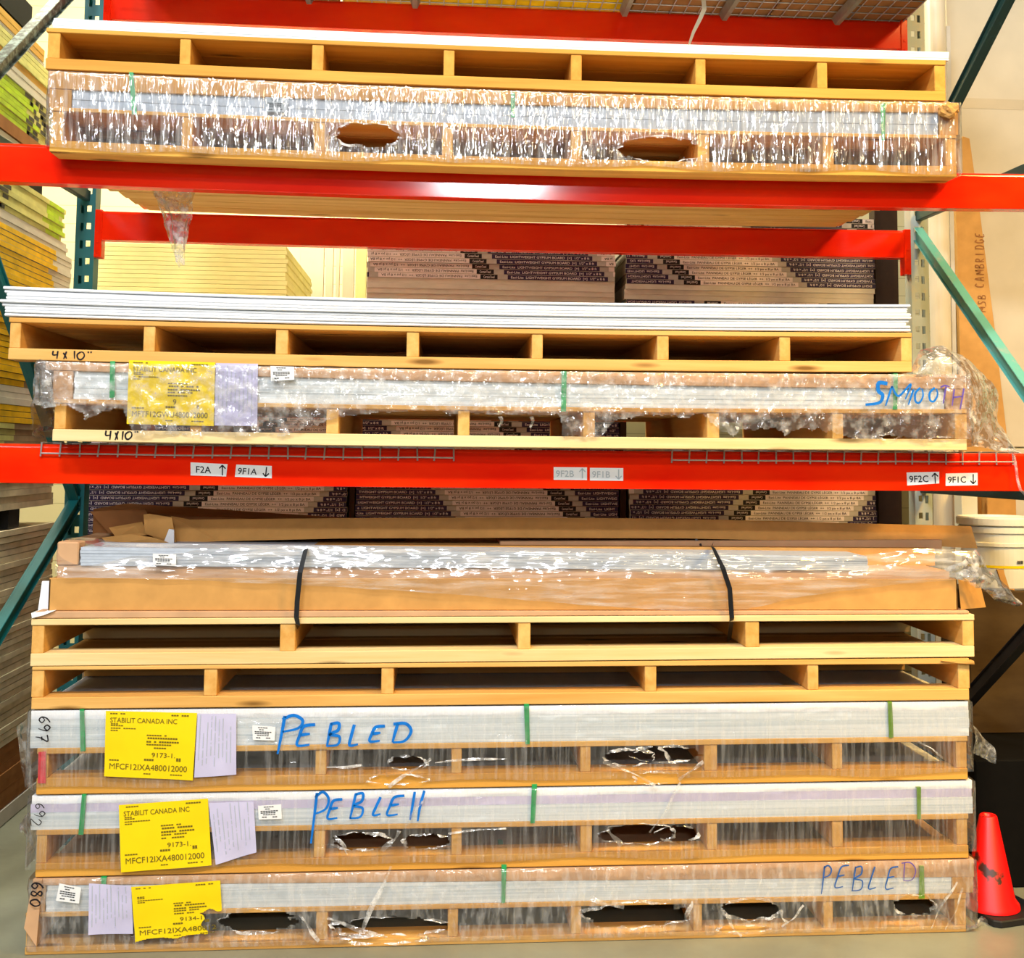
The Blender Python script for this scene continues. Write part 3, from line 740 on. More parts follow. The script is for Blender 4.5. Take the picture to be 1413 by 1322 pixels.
# film hanging down below the beam at the left
top = [at(px, py, .30) for px, py in ((214, 262), (230, 258), (252, 256), (273, 258))]
bot = [at(px, py, .30) for px, py in ((222, 285), (232, 326), (248, 371), (268, 300))]
loft(B, 'filmL', top, bot, 26, 26, .03, 14, 5, 'hanging_film', .03, 'loose clear film hanging below the beam')
bot2 = [at(px, py, .27) for px, py in ((214, 272), (240, 300), (243, 368), (255, 366), (258, 310))]
loft(B, 'filmL', [p+Vector((0, -.03, 0)) for p in top], bot2, 22, 26, .02, 18, 9, 'hanging_film', .02)

# ================================================================== LEVEL 1 (on the lower beams)
Y1 = -.10
xa, xb = xof(11, 470, Y1), xof(1259, 490, Y1)
C_ = dict(t0=zl(12, 395, 1259, 420, Y1, .017), t1=zl(12, 436.5, 1259, 458, Y1, .010), db=zl(12, 444.5, 1259, 465.5, Y1, .010), bt=zl(12, 480, 1259, 498.5, Y1, .010), bb=zl(12, 496, 1259, 513.5, Y1, .010))
sC = strs_px([(12, 27), (197, 213), (380, 397), (561, 578), (734, 749), (907, 923), (1076, 1091), (1244, 1259)], 480, Y1)
pC = thing('pallet', 'pine pallet marked 4X10 carrying the stack of loose white panels', 'pallet', ((xa+xb)/2, Y1+DEPTH/2, C_['bb'](0)), 'long pine pallets')
pallet_parts(pC, Y1, xa, xb, lambda x: C_['t1'](x)-.003, C_['db'], C_['bt'], C_['bb'], sC, (M['wood'], M['stringer'], M['wood']))
m = MB(); handwrite(m, [('4', (73, 484), (84, 484), (73, 495)), ('X', (87, 485), (95, 485), (87, 496)), ('1', (101, 484), (107, 484), (101, 495)), ('0', (106, 485), (118, 485), (106, 496)), ('"', (121, 485), (132, 485), (121, 494))], Y1-.001, .0042)
m.build('handwriting', M['ink'], pC)['label'] = 'black 4X10 written on the front board'
cols = [(3, 1257), (4, 1254), (8.5, 1252), (8, 1257), (0, 1257), (2, 1255), (6, 1251), (7, 1256), (6, 1257)]
NP = len(cols)
for i in range(NP):     # i = 0 is the top panel
    a, b = cols[i]; k0 = (NP-1-i)/NP; k1 = (NP-i)/NP
    f0 = lambda x, k=k0: C_['t1'](x)+(C_['t0'](x)-C_['t1'](x))*k+.0012; f1 = lambda x, k=k1: C_['t1'](x)+(C_['t0'](x)-C_['t1'](x))*k
    m = MB(); m.box(xof(a, 420, Y1), xof(b, 440, Y1), Y1+random.uniform(-.008, .006), Y1+1.2, f0, f1, NX)
    solo(m, 'plastic_board', M['sheet'], ORD[i]+' white panel from the top of the loose stack on the middle pallet', 'panel', 'loose white panels on the middle pallet', .0025)

D_ = dict(t0=zl(72, 498, 1335, 516, Y1, .009), w0=zl(72, 511, 1335, 537, Y1, .009), w1=zl(72, 550, 1335, 564.5, Y1, .009), db=zl(72, 556, 1335, 570.5, Y1, .009), bt=zl(72, 592, 1335, 606, Y1, .006), bb=zl(72, 608.5, 1335, 621.5, Y1, .006))
xa, xb = xof(72, 580, Y1), xof(1335, 600, Y1)
sD = strs_px([(74, 90), (262, 278), (450, 467), (632, 648), (805, 821), (976, 993), (1149, 1164), (1318, 1335)], 580, Y1)
D = bundle('wrapped panel pallet on the lower front beam, marked SMOOTH in blue', Y1, D_, xa, xb, sD, (M['wood'], M['stringer'], M['woodpale']))
panels(D, Y1, xof(100, 530, Y1), xof(1306, 550, Y1), D_['w1'], D_['w0'], 5, 'panel')
guard(D, Y1, xof(62, 505, Y1), xof(1334, 525, Y1), D_['t0'], D_['w0'], mat='cardpink')
for a, b in ((72, 99), (1306, 1333)):
    m = MB(); m.box(xof(a, 530, Y1), xof(b, 540, Y1), Y1+.006, Y1+1.2, D_['w1'], D_['w0'], 2); m.build('cardboard_corner', M['cardpink'], D, .002)
for q in ([(152, 499), (159, 499), (158, 549), (151, 549)], [(775, 513), (782, 513), (781, 568), (774, 568)], [(1233, 516), (1239, 516), (1238, 565), (1232, 565)]): strap(D, Y1, q, 'green', 'green plastic strap', .0025)
paper(D, 'shipping_sheet', [(178, 497), (297, 500), (295, 588), (175, 585)], Y1-.0045, 'yellow', 'bright yellow shipping sheet', ship('MFTF12GWU480012000', '9', True), .0015, 2, 'greyink')
paper(D, 'packing_slip', [(298, 501), (356, 502), (355, 588), (296, 587)], Y1-.004, 'lav', 'lavender packing slip', slip(), .0015, 5, 'greylabel')
paper(D, 'product_label', [(373, 505), (406, 506), (406, 524), (374, 526)], Y1-.013, 'white', 'small white product label', LBL, 0)
m = MB(); handwrite(m, [('4', (146, 594), (157, 594), (146, 607)), ('X', (159, 595), (166, 595), (158, 608)), ('1', (168, 595), (174, 595), (167, 607)), ('0', (173, 595), (184, 595), (172, 606)), ('"', (186, 595), (195, 595), (185, 603))], Y1-.001, .0045)
m.build('handwriting', M['ink'], D)['label'] = 'black 4X10 written on the bottom board'
def jagD(x):
    P = [(40, 556), (80, 562), (95, 566), (118, 572), (130, 570), (160, 564), (176, 600), (356, 600), (372, 600), (450, 575), (500, 570), (560, 566), (640, 572), (700, 572), (748, 574), (752, 602), (805, 602), (826, 580), (870, 572), (930, 574), (945, 570), (966, 590), (990, 600), (1000, 594), (1050, 590), (1066, 600), (1090, 590), (1130, 596), (1160, 605), (1345, 607)]
    px = PXD(x)
    for i in range(1, len(P)):
        if px <= P[i][0]:
            t = (px-P[i-1][0])/(P[i][0]-P[i-1][0]); return at(px, P[i-1][1]+(P[i][1]-P[i-1][1])*t, Y1).z
    return at(px, P[-1][1], Y1).z
_xa, _xb = xof(0, 560, Y1), xof(1413, 560, Y1)
PXD = lambda x: (x-_xa)/(_xb-_xa)*1413
film(D, 'filmD', Y1, xof(50, 530, Y1), xof(1338, 560, Y1), lambda x: D_['t0'](x)-.002, lambda x: D_['bb'](x)+.012, [(1225, 603, 12, 4), (1300, 606, 18, 3)], .006, (12, 14), .35, .005, 11, jag=jagD, label='crinkled clear film with a ragged lower edge')
top = [at(*q) for q in ((1256, 512, Y1+.02), (1268, 482, Y1+.02), (1300, 476, Y1+.04), (1322, 488, Y1+.06), (1338, 499, Y1+.10), (1366, 526, Y1+.18), (1378, 546, Y1+.22), (1374, 580, Y1+.2), (1396, 612, Y1+.1), (1404, 624, Y1+.06))]
bot = [at(*q) for q in ((1262, 520, Y1-.01), (1290, 520, Y1-.01), (1320, 522, Y1-.01), (1334, 530, Y1), (1338, 560, Y1), (1338, 590, Y1), (1340, 616, Y1), (1380, 622, Y1+.04), (1402, 628, Y1+.05))]
loft(D, 'filmL', top, bot, 60, 26, .010, 15, 4, 'loose_film', .03, 'puffed loose film at the right end')
top = [at(*q) for q in ((50, 500, Y1+.02), (56, 496, Y1-.01), (70, 498, Y1-.01))]; bot = [at(*q) for q in ((46, 556, Y1+.05), (60, 563, Y1), (78, 560, Y1-.01))]
loft(D, 'filmL', top, bot, 12, 20, .012, 20, 14, 'loose_film', .01)
# curls of torn film
for cx, cy, ln in ((118, 572, 7), (690, 575, 14), (733, 575, 15), (1016, 588, 12), (1084, 592, 9)):
    pts = [at(cx+2.5*math.sin(t*1.3), cy+ln*t/3, Y1-.012-.006*math.sin(t*2)) for t in (0, .6, 1.2, 1.8, 2.4, 3)]
    m = MB(); m.ribbon(pts, lambda t: .014*(1-.5*t), Vector((.4, -1, 0)).normalized()); m.build('torn_curl', M['filmL'], D, smooth=True, fix=False)
m = MB(); m.tube([at(1399, 628, -.03), at(1402, 645, -.02), at(1404, 662, -.02), at(1408, 676, -.03), at(1417, 684, -.02)], .005, 6); m.build('twisted_film_tail', M['filmL'], D, smooth=True)
def film_ink(root, letters, Y, wd, mat, label):
    m = MB(); handwrite(m, letters, Y, wd); m.build('handwriting', M[mat], root)['label'] = label
film_ink(D, [('S', (1204, 528), (1226, 528), (1200, 557))], Y1-.016, .011, 'blue', 'thick blue letter S')
film_ink(D, [('M', (1228, 530), (1262, 530), (1222, 560)), ('O', (1262, 534), (1278, 534), (1260, 556)), ('O', (1282, 534), (1298, 534), (1280, 554))], Y1-.016, .006, 'blue', 'blue letters MOO')
film_ink(D, [('T', (1298, 532), (1312, 532), (1296, 557)), ('H', (1314, 536), (1333, 536), (1312, 560))], Y1-.016, .0048, 'purple', 'purple letters TH')

# ================================================================== GROUND STACK
Y0 = -.06
E_ = dict(t1=zl(42, 854, 1342, 847.5, Y0), db=zl(42, 863, 1342, 856, Y0), bt=zl(42, 902, 1342, 891, Y0), bb=zl(42, 919.5, 1342, 906.5, Y0))
xa, xb = xof(42, 880, Y0), xof(1345, 870, Y0)
pE = thing('pallet', 'pale pine pallet of five stringers right under the opened carton', 'pallet', ((xa+xb)/2, Y0+DEPTH/2, E_['bb'](0)), 'long pine pallets')
pallet_parts(pE, Y0, xa, xb, lambda x: E_['t1'](x)-.001, E_['db'], E_['bt'], E_['bb'], strs_px([(43, 60), (386, 407), (715, 732), (1029, 1048), (1329, 1345)], 880, Y0), (M['woodpale'], M['stringer'], M['woodpale']))
F_ = dict(t1=zl(42, 920, 1340, 908, Y0), db=zl(42, 925, 1340, 916, Y0), bt=zl(42, 963, 1340, 950.5, Y0), bb=zl(42, 979, 1340, 966, Y0))
xa, xb = xof(43, 950, Y0), xof(1338, 940, Y0)
pF = thing('pallet', 'empty pine pallet of six stringers, just above the bundle marked 697', 'pallet', ((xa+xb)/2, Y0+DEPTH/2, F_['bb'](0)), 'long pine pallets')
pallet_parts(pF, Y0, xa, xb, lambda x: F_['t1'](x)-.0006, F_['db'], F_['bt'], F_['bb'], strs_px([(43, 60), (281, 299), (526, 543), (890, 906), (1115, 1130), (1323, 1339)], 940, Y0), (M['wood'], M['stringer'], M['wood']))
# split splinter at the right end of its deck
m = MB(); m.prism([at(1300, 912, Y0-.012), at(1344, 912, Y0-.012), at(1345, 917, Y0-.012), at(1320, 915, Y0-.012)], (0, .06, 0)); m.build('split_board_end', M['wood'], pF)

def ground_bundle(label, ln, xa, xb, wxa, wxb, strs, gua, mats, npan, panmat, filmm, holes, seed, amp, fr, ypan=.004, bx=None):
    root = bundle(label, Y0, ln, xa, xb, strs, mats)
    if gua:
        guard(root, Y0, xof(46, ln['_g'][0], Y0), xof(1345, ln['_g'][1], Y0), ln['t0'], ln['w0'], mat=gua)
    panels(root, Y0, wxa, wxb, ln['w1'], (ln['w0'] if gua else (lambda x: ln['t0'](x)-.002)), npan, panmat, ypan)
    return root
G_ = dict(t0=zl(42, 980.5, 1338, 967.5, Y0), w1=zl(42, 1033, 1338, 1016, Y0), db=zl(42, 1041, 1338, 1023, Y0), bt=zl(42, 1074, 1338, 1060, Y0), bb=zl(42, 1097, 1338, 1075.5, Y0)); G_['w0'] = G_['t0']
SG = [(52, 66), (246, 261), (435, 450), (623, 637), (801, 815), (972, 990), (1149, 1163), (1320, 1335)]
G = ground_bundle('wrapped panel pallet marked 697 and PEBLED in thick blue', G_, xof(50, 1060, Y0), xof(1336, 1050, Y0), xof(40, 1010, Y0), xof(1338.5, 990, Y0), strs_px(SG, 1050, Y0), None, (M['wood'], M['stringer'], M['woodamber']), 4, ['panel', 'panel', 'panel', 'sheet'], 'filmG', [], 21, .003, (7, 22))
H_ = dict(t0=zl(42, 1098, 1343, 1076.5, Y0), w1=zl(42, 1146, 1343, 1123, Y0), db=zl(42, 1153, 1343, 1130, Y0), bt=zl(42, 1192, 1343, 1166, Y0), bb=zl(42, 1211, 1343, 1184, Y0)); H_['w0'] = H_['t0']
SH = [(50, 64), (245, 260), (433, 448), (623, 637), (801, 817), (976, 990), (1149, 1164), (1321, 1336)]
H = ground_bundle('wrapped panel pallet marked 692, between the bundles marked 697 and 680', H_, xof(49, 1170, Y0), xof(1337, 1150, Y0), xof(41, 1120, Y0), xof(1343, 1100, Y0), strs_px(SH, 1160, Y0), None, (M['wood'], M['stringer'], M['woodamber']), 4, ['panel', 'panel', 'lilac', 'sheet'], 'filmG', [], 33, .003, (7, 22))
I_ = dict(t0=zl(42, 1212, 1345, 1184.5, Y0), w0=zl(42, 1223, 1345, 1211, Y0), w1=zl(42, 1260, 1345, 1233, Y0), db=zl(42, 1266, 1345, 1240, Y0), bt=zl(42, 1307, 1345, 1277, Y0), bb=zl(42, 1321.5, 1345, 1290, Y0), _g=(1217, 1198))
_zb = I_['bb']; I_['bb'] = lambda x: max(0.001, _zb(x)); zmid = I_['bt']
SI = [(36, 52), (240, 255), (436, 452), (618, 632), (788, 802), (957, 969), (1137, 1150), (1318, 1334)]
I = ground_bundle('bottom wrapped panel pallet on the floor, marked 680, with torn dusty film', I_, xof(34, 1290, Y0), xof(1334, 1270, Y0), xof(63, 1240, Y0), xof(1314, 1220, Y0), strs_px(SI, 1270, Y0), 'cardpink', (M['wood'], M['stringer'], M['wood']), 4, 'panel', 'filmI', [], 44, .004, (9, 16))
for a, b in ((44, 62), (1315, 1344)):
    m = MB(); m.box(xof(a, 1245, Y0), xof(b, 1225, Y0), Y0+.005, Y0+1.2, I_['w1'], I_['w0'], 2); m.build('cardboard_corner', M['card'], I, .002)
# leaning cardboard flap at the left end of the bottom bundle
m = MB(); m.prism([at(46, 1213, Y0-.008), at(58, 1213, Y0-.008), at(50, 1306, Y0-.016), at(33, 1281, Y0-.016)], (0, .006, 0)); m.build('cardboard_flap', M['cardpink'], I)

# straps
for q in ([(110, 980), (116, 980), (118, 1036), (111, 1037)], [(723, 972), (730, 972), (731, 1027), (725, 1027)]): strap(G, Y0, q, 'green', 'green plastic strap')
strap(G, Y0, [(1225, 969), (1231, 969), (1233, 1018), (1227, 1018)], 'olive', 'olive-lit green strap')
for q in ([(113, 1097), (119, 1097), (115, 1152), (108, 1152)], [(734, 1083), (741, 1083), (738, 1136), (732, 1136)]): strap(H, Y0, q, 'green', 'green plastic strap')
strap(H, Y0, [(1265, 1087), (1271, 1087), (1271, 1130), (1266, 1130)], 'olive', 'olive-lit green strap')
strap(I, Y0, [(139, 1211), (147, 1211), (146, 1222), (140, 1222)], 'green', 'green plastic strap'); strap(I, Y0, [(692, 1194), (699, 1194), (697, 1246), (692, 1246)], 'green', 'green plastic strap')
strap(I, Y0, [(1269, 1196), (1275, 1196), (1276, 1240), (1268, 1240)], 'olive', 'olive-lit green strap')
m = MB(); m.prism([at(53, 1038, Y0-.006), at(63, 1037, Y0-.006), at(63, 1081, Y0-.006), at(52, 1081, Y0-.006)], (0, .002, 0)); m.build('red_tag', M['redtag'], G)['label'] = 'red tag at the left end'

# film on the ground bundles
film(G, 'filmG', Y0, xof(38, 1020, Y0), xof(1341, 1000, Y0), lambda x: G_['t0'](x)-.001, lambda x: G_['bb'](x)+.022+.01*noise.noise(Vector((x*3, 8, 0))), [(562, 1052, 26, 9), (868, 1045, 34, 11), (918, 1040, 45, 11), (548, 1075, 40, 6), (905, 1073, 30, 8)], .003, (7, 24), .35, .005, 21, label='smooth clear film with small tears')
film(H, 'filmG', Y0, xof(38, 1140, Y0), xof(1345, 1110, Y0), lambda x: H_['t0'](x)-.001, lambda x: H_['bb'](x)+.024+.01*noise.noise(Vector((x*3, 18, 0))), [(500, 1160, 38, 12), (588, 1160, 30, 10), (880, 1150, 50, 13), (935, 1150, 28, 10)], .003, (7, 24), .35, .005, 33, label='smooth clear film with small tears')
film(I, 'filmI', Y0, xof(40, 1250, Y0), xof(1347, 1230, Y0), lambda x: I_['t0'](x)-.001, lambda x: I_['bb'](x)+.012, [(357, 1270, 51, 16), (535, 1278, 76, 13), (880, 1262, 74, 17), (1036, 1254, 40, 14), (1262, 1248, 27, 14), (1025, 1281, 34, 5), (530, 1295, 56, 6)], .005, (10, 14), .35, .005, 44, label='dusty clear film with ragged fork holes')
# papers and writing
paper(G, 'shipping_sheet', [(146, 981), (272, 984), (266, 1077), (144, 1071)], Y0-.013, 'yellow', 'bright yellow shipping sheet', ship('MFCF12IXA480012000', '9173-1.'), .002, 1, 'greyink')
paper(G, 'packing_slip', [(273, 985), (326, 985), (326, 1069), (268, 1073)], Y0-.0115, 'lav', 'lavender packing slip', slip(), .002, 6, 'greylabel')
paper(G, 'product_label', [(348, 1001), (380, 1003), (379, 1022), (349, 1021)], Y0-.011, 'white', 'small white product label', LBL, 0)
paper(H, 'shipping_sheet', [(164, 1111), (287, 1102), (292, 1194), (167, 1204)], Y0-.013, 'yellow', 'bright yellow shipping sheet', ship('MFCF12IXA480012000', '9173-1.'), .002, 4, 'greyink')
paper(H, 'packing_slip', [(288, 1108), (350, 1106), (354, 1176), (298, 1193)], Y0-.0115, 'lav', 'lavender packing slip', slip(), .003, 8, 'greylabel')
paper(H, 'product_label', [(356, 1112), (388, 1110), (389, 1130), (357, 1131)], Y0-.011, 'white', 'small white product label', LBL, 0)
paper(I, 'shipping_sheet', [(181, 1224), (304, 1215), (308, 1290), (187, 1300)], Y0-.015, 'yellow', 'yellow shipping sheet torn at its lower right corner', ship('MFCF12IXA480012', '9134-1', False), .003, 7, 'greyink',
      tear=lambda u, v: (u > .80-.10*v+.03*math.sin(v*23) and v < .46+.03*math.sin(u*31)) or v < .05*abs(math.sin(u*7)), res=(120, 80))
paper(I, 'packing_slip', [(123, 1219), (181, 1222), (184, 1288), (122, 1290)], Y0-.0135, 'lav', 'lavender packing slip', slip(10), .003, 9, 'greylabel')
paper(I, 'product_label', [(82, 1219), (112, 1225), (109, 1247), (77, 1243)], Y0-.014, 'white', 'small white product label', LBL, 0)
film_ink(G, [('P', (388, 988), (430, 988), (384, 1030)), ('E', (414, 1000), (442, 1000), (410, 1030)), ('B', (454, 998), (476, 998), (450, 1030)), ('L', (484, 1000), (504, 1000), (482, 1030)), ('E', (514, 1002), (537, 1002), (510, 1024)), ('D', (543, 998), (573, 998), (540, 1025))], Y0-.013, .0085, 'blue', 'thick blue word PEBLED')
film_ink(H, [('P', (434, 1094), (462, 1094), (430, 1150)), ('E', (456, 1103), (478, 1103), (452, 1131)), ('B', (488, 1095), (509, 1095), (482, 1130)), ('L', (521, 1100), (538, 1100), (514, 1126)), ('E', (540, 1098), (564, 1098), (534, 1126)), ('N', (568, 1096), (596, 1096), (566, 1130))], Y0-.013, .0072, 'blue', 'blue word PEBLEN')
film_ink(I, [('P', (1136, 1195), (1152, 1195), (1134, 1226)), ('E', (1158, 1194), (1176, 1194), (1152, 1226)), ('B', (1178, 1196), (1196, 1196), (1175, 1230)), ('L', (1203, 1196), (1220, 1196), (1198, 1228)), ('E', (1226, 1196), (1244, 1196), (1222, 1228))], Y0-.014, .0042, 'bluethin', 'thin blue letters PEBLE')
film_ink(I, [('D', (1244, 1190), (1266, 1190), (1246, 1216))], Y0-.014, .003, 'purple', 'thin purple letter D')
def rot_digits(root, digs, Y, wd, label):
    m = MB()
    for ch, x0, y0, x1, y1 in digs:    # written sideways: the top of the digit points right
        handwrite(m, [(ch, (x1, y0), (x1, y1), (x0, y0))], Y, wd)
    m.build('handwriting', M['ink'], root)['label'] = label
rot_digits(G, [('6', 54, 989, 69, 1000), ('9', 53, 1000, 69, 1012), ('7', 49, 1014, 66, 1026)], Y0-.013, .0034, 'black sideways number 697')
rot_digits(H, [('6', 49, 1109, 61, 1118), ('9', 47, 1119, 62, 1130), ('2', 42, 1130, 57, 1143)], Y0-.013, .0024, 'black sideways number 692')
rot_digits(I, [('6', 44, 1218, 60, 1229), ('8', 43, 1229, 58, 1241), ('0', 42, 1241, 56, 1252)], Y0-.020, .0042, 'black sideways number 680')
# stretched folds of film running off the tears
def fold(root, a, b, wd, off):
    pts = []; n = 14
    for i in range(n+1):
        t = i/n; pts.append(at(a[0]+(b[0]-a[0])*t+1.5*math.sin(7*t+a[0]), a[1]+(b[1]-a[1])*t+1.2*math.sin(5*t+b[0]), Y0-off-.004*math.sin(math.pi*t)))
    m = MB(); m.ribbon(pts, lambda t: wd*(.35+.9*abs(math.sin(3*t+a[0]))), Vector((.2, -1, .3)).normalized()); m.build('film_fold', M['filmL'], root, smooth=True, fix=False)
for a, b, w_ in (((596, 1046), (536, 1086), .010), ((500, 1056), (452, 1060), .008), ((600, 1052), (700, 1046), .007), ((834, 1050), (906, 1084), .008), ((972, 1050), (938, 1076), .010), ((910, 1030), (925, 1048), .012), ((1268, 1022), (1302, 1046), .006)): fold(G, a, b, w_, .013)
for a, b, w_ in (((552, 1146), (528, 1176), .013), ((560, 1140), (582, 1105), .008), ((462, 1152), (480, 1178), .010), ((838, 1146), (858, 1166), .014), ((940, 1080), (898, 1150), .008), ((620, 1150), (700, 1142), .006), ((928, 1142), (932, 1156), .010)): fold(H, a, b, w_, .013)
for a, b, w_ in (((452, 1268), (520, 1290), .012), ((540, 1196), (500, 1282), .014), ((414, 1262), (440, 1300), .010), ((812, 1240), (860, 1252), .014), ((955, 1244), (946, 1270), .012), ((1000, 1262), (1022, 1292), .010), ((1076, 1256), (1086, 1276), .010), ((1110, 1250), (1080, 1280), .006), ((1320, 1216), (1284, 1280), .007), ((1330, 1226), (1306, 1284), .006)): fold(I, a, b, w_, .016)
# loose film ends
top = [at(*q) for q in ((1341, 998, Y0+.05), (1352, 1012, Y0+.09), (1361, 1022, Y0+.1), (1370, 1030, Y0+.1))]; bot = [at(*q) for q in ((1341, 1038, Y0+.05), (1352, 1043, Y0+.07), (1364, 1050, Y0+.1), (1372, 1053, Y0+.1))]
loft(G, 'filmL', top, bot, 14, 14, .01, 20, 3, 'loose_film', .012, 'loose film end sticking out at the right')
top = [at(*q) for q in ((24, 1002, Y0+.06), (36, 992, Y0+.02), (41, 985, Y0))]; bot = [at(*q) for q in ((35, 1080, Y0+.1), (44, 1089, Y0+.03), (48, 1092, Y0))]
loft(G, 'filmL', top, bot, 10, 20, .008, 18, 8, 'loose_film', .01, 'loose film end sticking out at the left')
top = [at(*q) for q in ((28, 1137, Y0+.1), (36, 1125, Y0+.05), (43, 1118, Y0))]; bot = [at(*q) for q in ((34, 1152, Y0+.1), (42, 1162, Y0+.06), (48, 1172, Y0))]
loft(H, 'filmL', top, bot, 10, 14, .008, 18, 12, 'loose_film', .01)
top = [at(*q) for q in ((1332, 1278, Y0), (1345, 1275, Y0+.03), (1353, 1263, Y0+.05), (1361, 1268, Y0+.06))]; bot = [at(*q) for q in ((1332, 1284, Y0), (1345, 1281, Y0+.03), (1352, 1277, Y0+.05), (1362, 1277, Y0+.06))]
loft(I, 'filmL', top, bot, 14, 8, .006, 25, 5, 'loose_film', .006)

# ------------------------------------------------------------------ opened carton on pallet E
zc = E_['t1']
cr = thing('opened_carton', 'long opened cardboard carton with black straps and a clear plastic sleeve', 'carton', (0, Y0+.5, zc(0)))
YE = Y0+.02
f = lambda pl, pr, Y=YE: zl(66, pl, 1340, pr, Y)
m = MB(); m.box(xof(48, 848, Y0), xof(1338, 842, Y0), Y0+.004, Y0+1.15, lambda x: zc(x)+.0005, f(843, 842), NX); m.build('bottom_flap', M['cardpink'], cr, .002)
# tray: front wall, end walls, floor
m = MB(); zt = f(797.5, 799); zbm = lambda x: f(843, 842)(x)+.0008
m.box(xof(66, 840, YE), xof(1322, 840, YE), YE, YE+.007, zbm, zt, NX)
m.box(xof(66, 840, YE), xof(66, 840, YE)+.007, YE, YE+1.1, zbm, lambda x: zt(x)-.002); m.box(xof(1322, 840, YE)-.007, xof(1322, 840, YE), YE, YE+1.1, zbm, zt)
m.box(xof(66, 840, YE), xof(1322, 840, YE), YE+1.09, YE+1.1, zbm, zt, NX)
m.box(xof(66, 840, YE)+.008, xof(1322, 840, YE)-.008, YE+.008, YE+1.09, zbm, lambda x: zbm(x)+.006, NX)
m.build('tray', M['card'], cr, .002)
m = MB(); m.prism([at(1322, 799, YE), at(1352, 806, YE+.10), at(1360, 838, YE+.10), at(1326, 841, YE)], (.004, .006, 0)); m.build('end_flap', M['card'], cr)
# plywood-pale corner post visible at the left of the tray
m = MB(); m.prism([at(58, 802, YE+.05), at(76, 802, YE+.05), at(70, 845, YE+.05), at(52, 845, YE+.05)], (0, .01, 0)); m.build('pale_liner', M['sheet'], cr)
m = MB(); m.prism([at(43, 846, Y0-.004), at(75, 843, Y0-.004), at(60, 849, Y0-.006), at(44, 853, Y0-.006)], (0, .1, 0)); m.build('torn_liner', M['sheet'], cr)
# brown inner box in the tray, then the white sheets on it
inn = lambda x: f(781, 789)(x); m = MB(); m.box(xof(76, 790, YE)+.0, xof(1318, 810, YE)-.01, YE+.02, YE+1.05, lambda x: zbm(x)+.0065, inn, NX); m.build('inner_box', M['cardpink'], cr, .002)
ys = YE+.012
for i in range(6):
    zlo = lambda x, k=i/6: inn(x)+.0005+(f(755, 770)(x)-inn(x))*k; zhi = lambda x, k=(i+1)/6: inn(x)+(f(755, 770)(x)-inn(x))*k
    m = MB(); m.box(xof(110, 770, ys)+.004*random.random(), xof(1200, 780, ys)-.01*random.random(), ys+.003*random.random(), ys+.8, zlo, zhi, NX); m.build('white_sheet', M['panelblue'], cr)
m = MB(); m.box(xof(78, 760, ys), xof(108, 760, ys), ys+.004, ys+.8, inn, f(748, 770)); m.build('cardboard_end', M['cardpink'], cr, .004)
# upper cardboard sheets behind the sleeve
yb = YE+.22
m = MB(); m.box(xof(430, 755, yb), xof(1290, 755, yb), yb, yb+.5, f(776, 790), zl(430, 752, 1290, 757, yb), NX); m.build('cardboard_layer', M['card'], cr, .002)
m = MB(); m.box(xof(690, 750, yb+.06), xof(1300, 750, yb+.06), yb+.06, yb+.5, zl(430, 756, 1290, 760, yb), zl(560, 748, 1290, 745, yb+.06), NX); m.build('cardboard_layer', M['cardpink'], cr, .002)
# the long lid flap, folded, and its torn left end
yl = YE+.30
P = [at(236, 712, yl+.05), at(262, 717, yl+.05), at(470, 715, yl+.05), at(700, 714, yl+.05), at(950, 716, yl+.05), at(1210, 723, yl+.05), at(1340, 726, yl+.05), at(1349, 757, yl), at(1210, 749, yl), at(950, 743, yl), at(700, 742, yl), at(470, 743, yl), at(300, 747, yl), at(234, 750, yl)]
m = MB(); n = 6
for i in range(6):
    a, b, c, d = P[i], P[i+1], P[12-i], P[13-i]
    m.prism([a, b, c, d], (0, .006, 0))
    m.prism([a, b, b+Vector((0, .16, -.02)), a+Vector((0, .16, -.02))], (0, 0, -.005))
m.build('lid_flap', M['card'], cr)
for pts, mt, dy in (([(198, 710), (206, 709), (237, 714), (243, 748), (228, 748), (200, 736)], 'card', .26), ([(140, 742), (180, 737), (212, 742), (236, 750), (150, 752)], 'card', .24), ([(124, 706), (200, 702), (215, 735), (150, 735)], 'carddark', .36), ([(150, 728), (196, 720), (206, 738), (160, 742)], 'card', .3), ([(226, 748), (233, 730), (240, 731), (240, 750)], 'white', .24)):
    m = MB(); m.prism([at(x, y, YE+dy+.05*noise.noise(Vector((x*.05, y*.05, 0)))) for x, y in pts], (0, .006, 0)); m.build('torn_flap', M[mt], cr)
m = MB(); m.box(xof(128, 720, YE+.45), xof(560, 720, YE+.45), YE+.45, YE+.9, f(790, 790), zl(128, 702, 500, 726, YE+.45), 4); m.build('inner_carton', M['carddark'], cr, .003)
paper(cr, 'product_label', [(211, 764), (243, 765), (243, 781), (211, 780)], ys-.016, 'white', 'small white product label', LBL, 0)
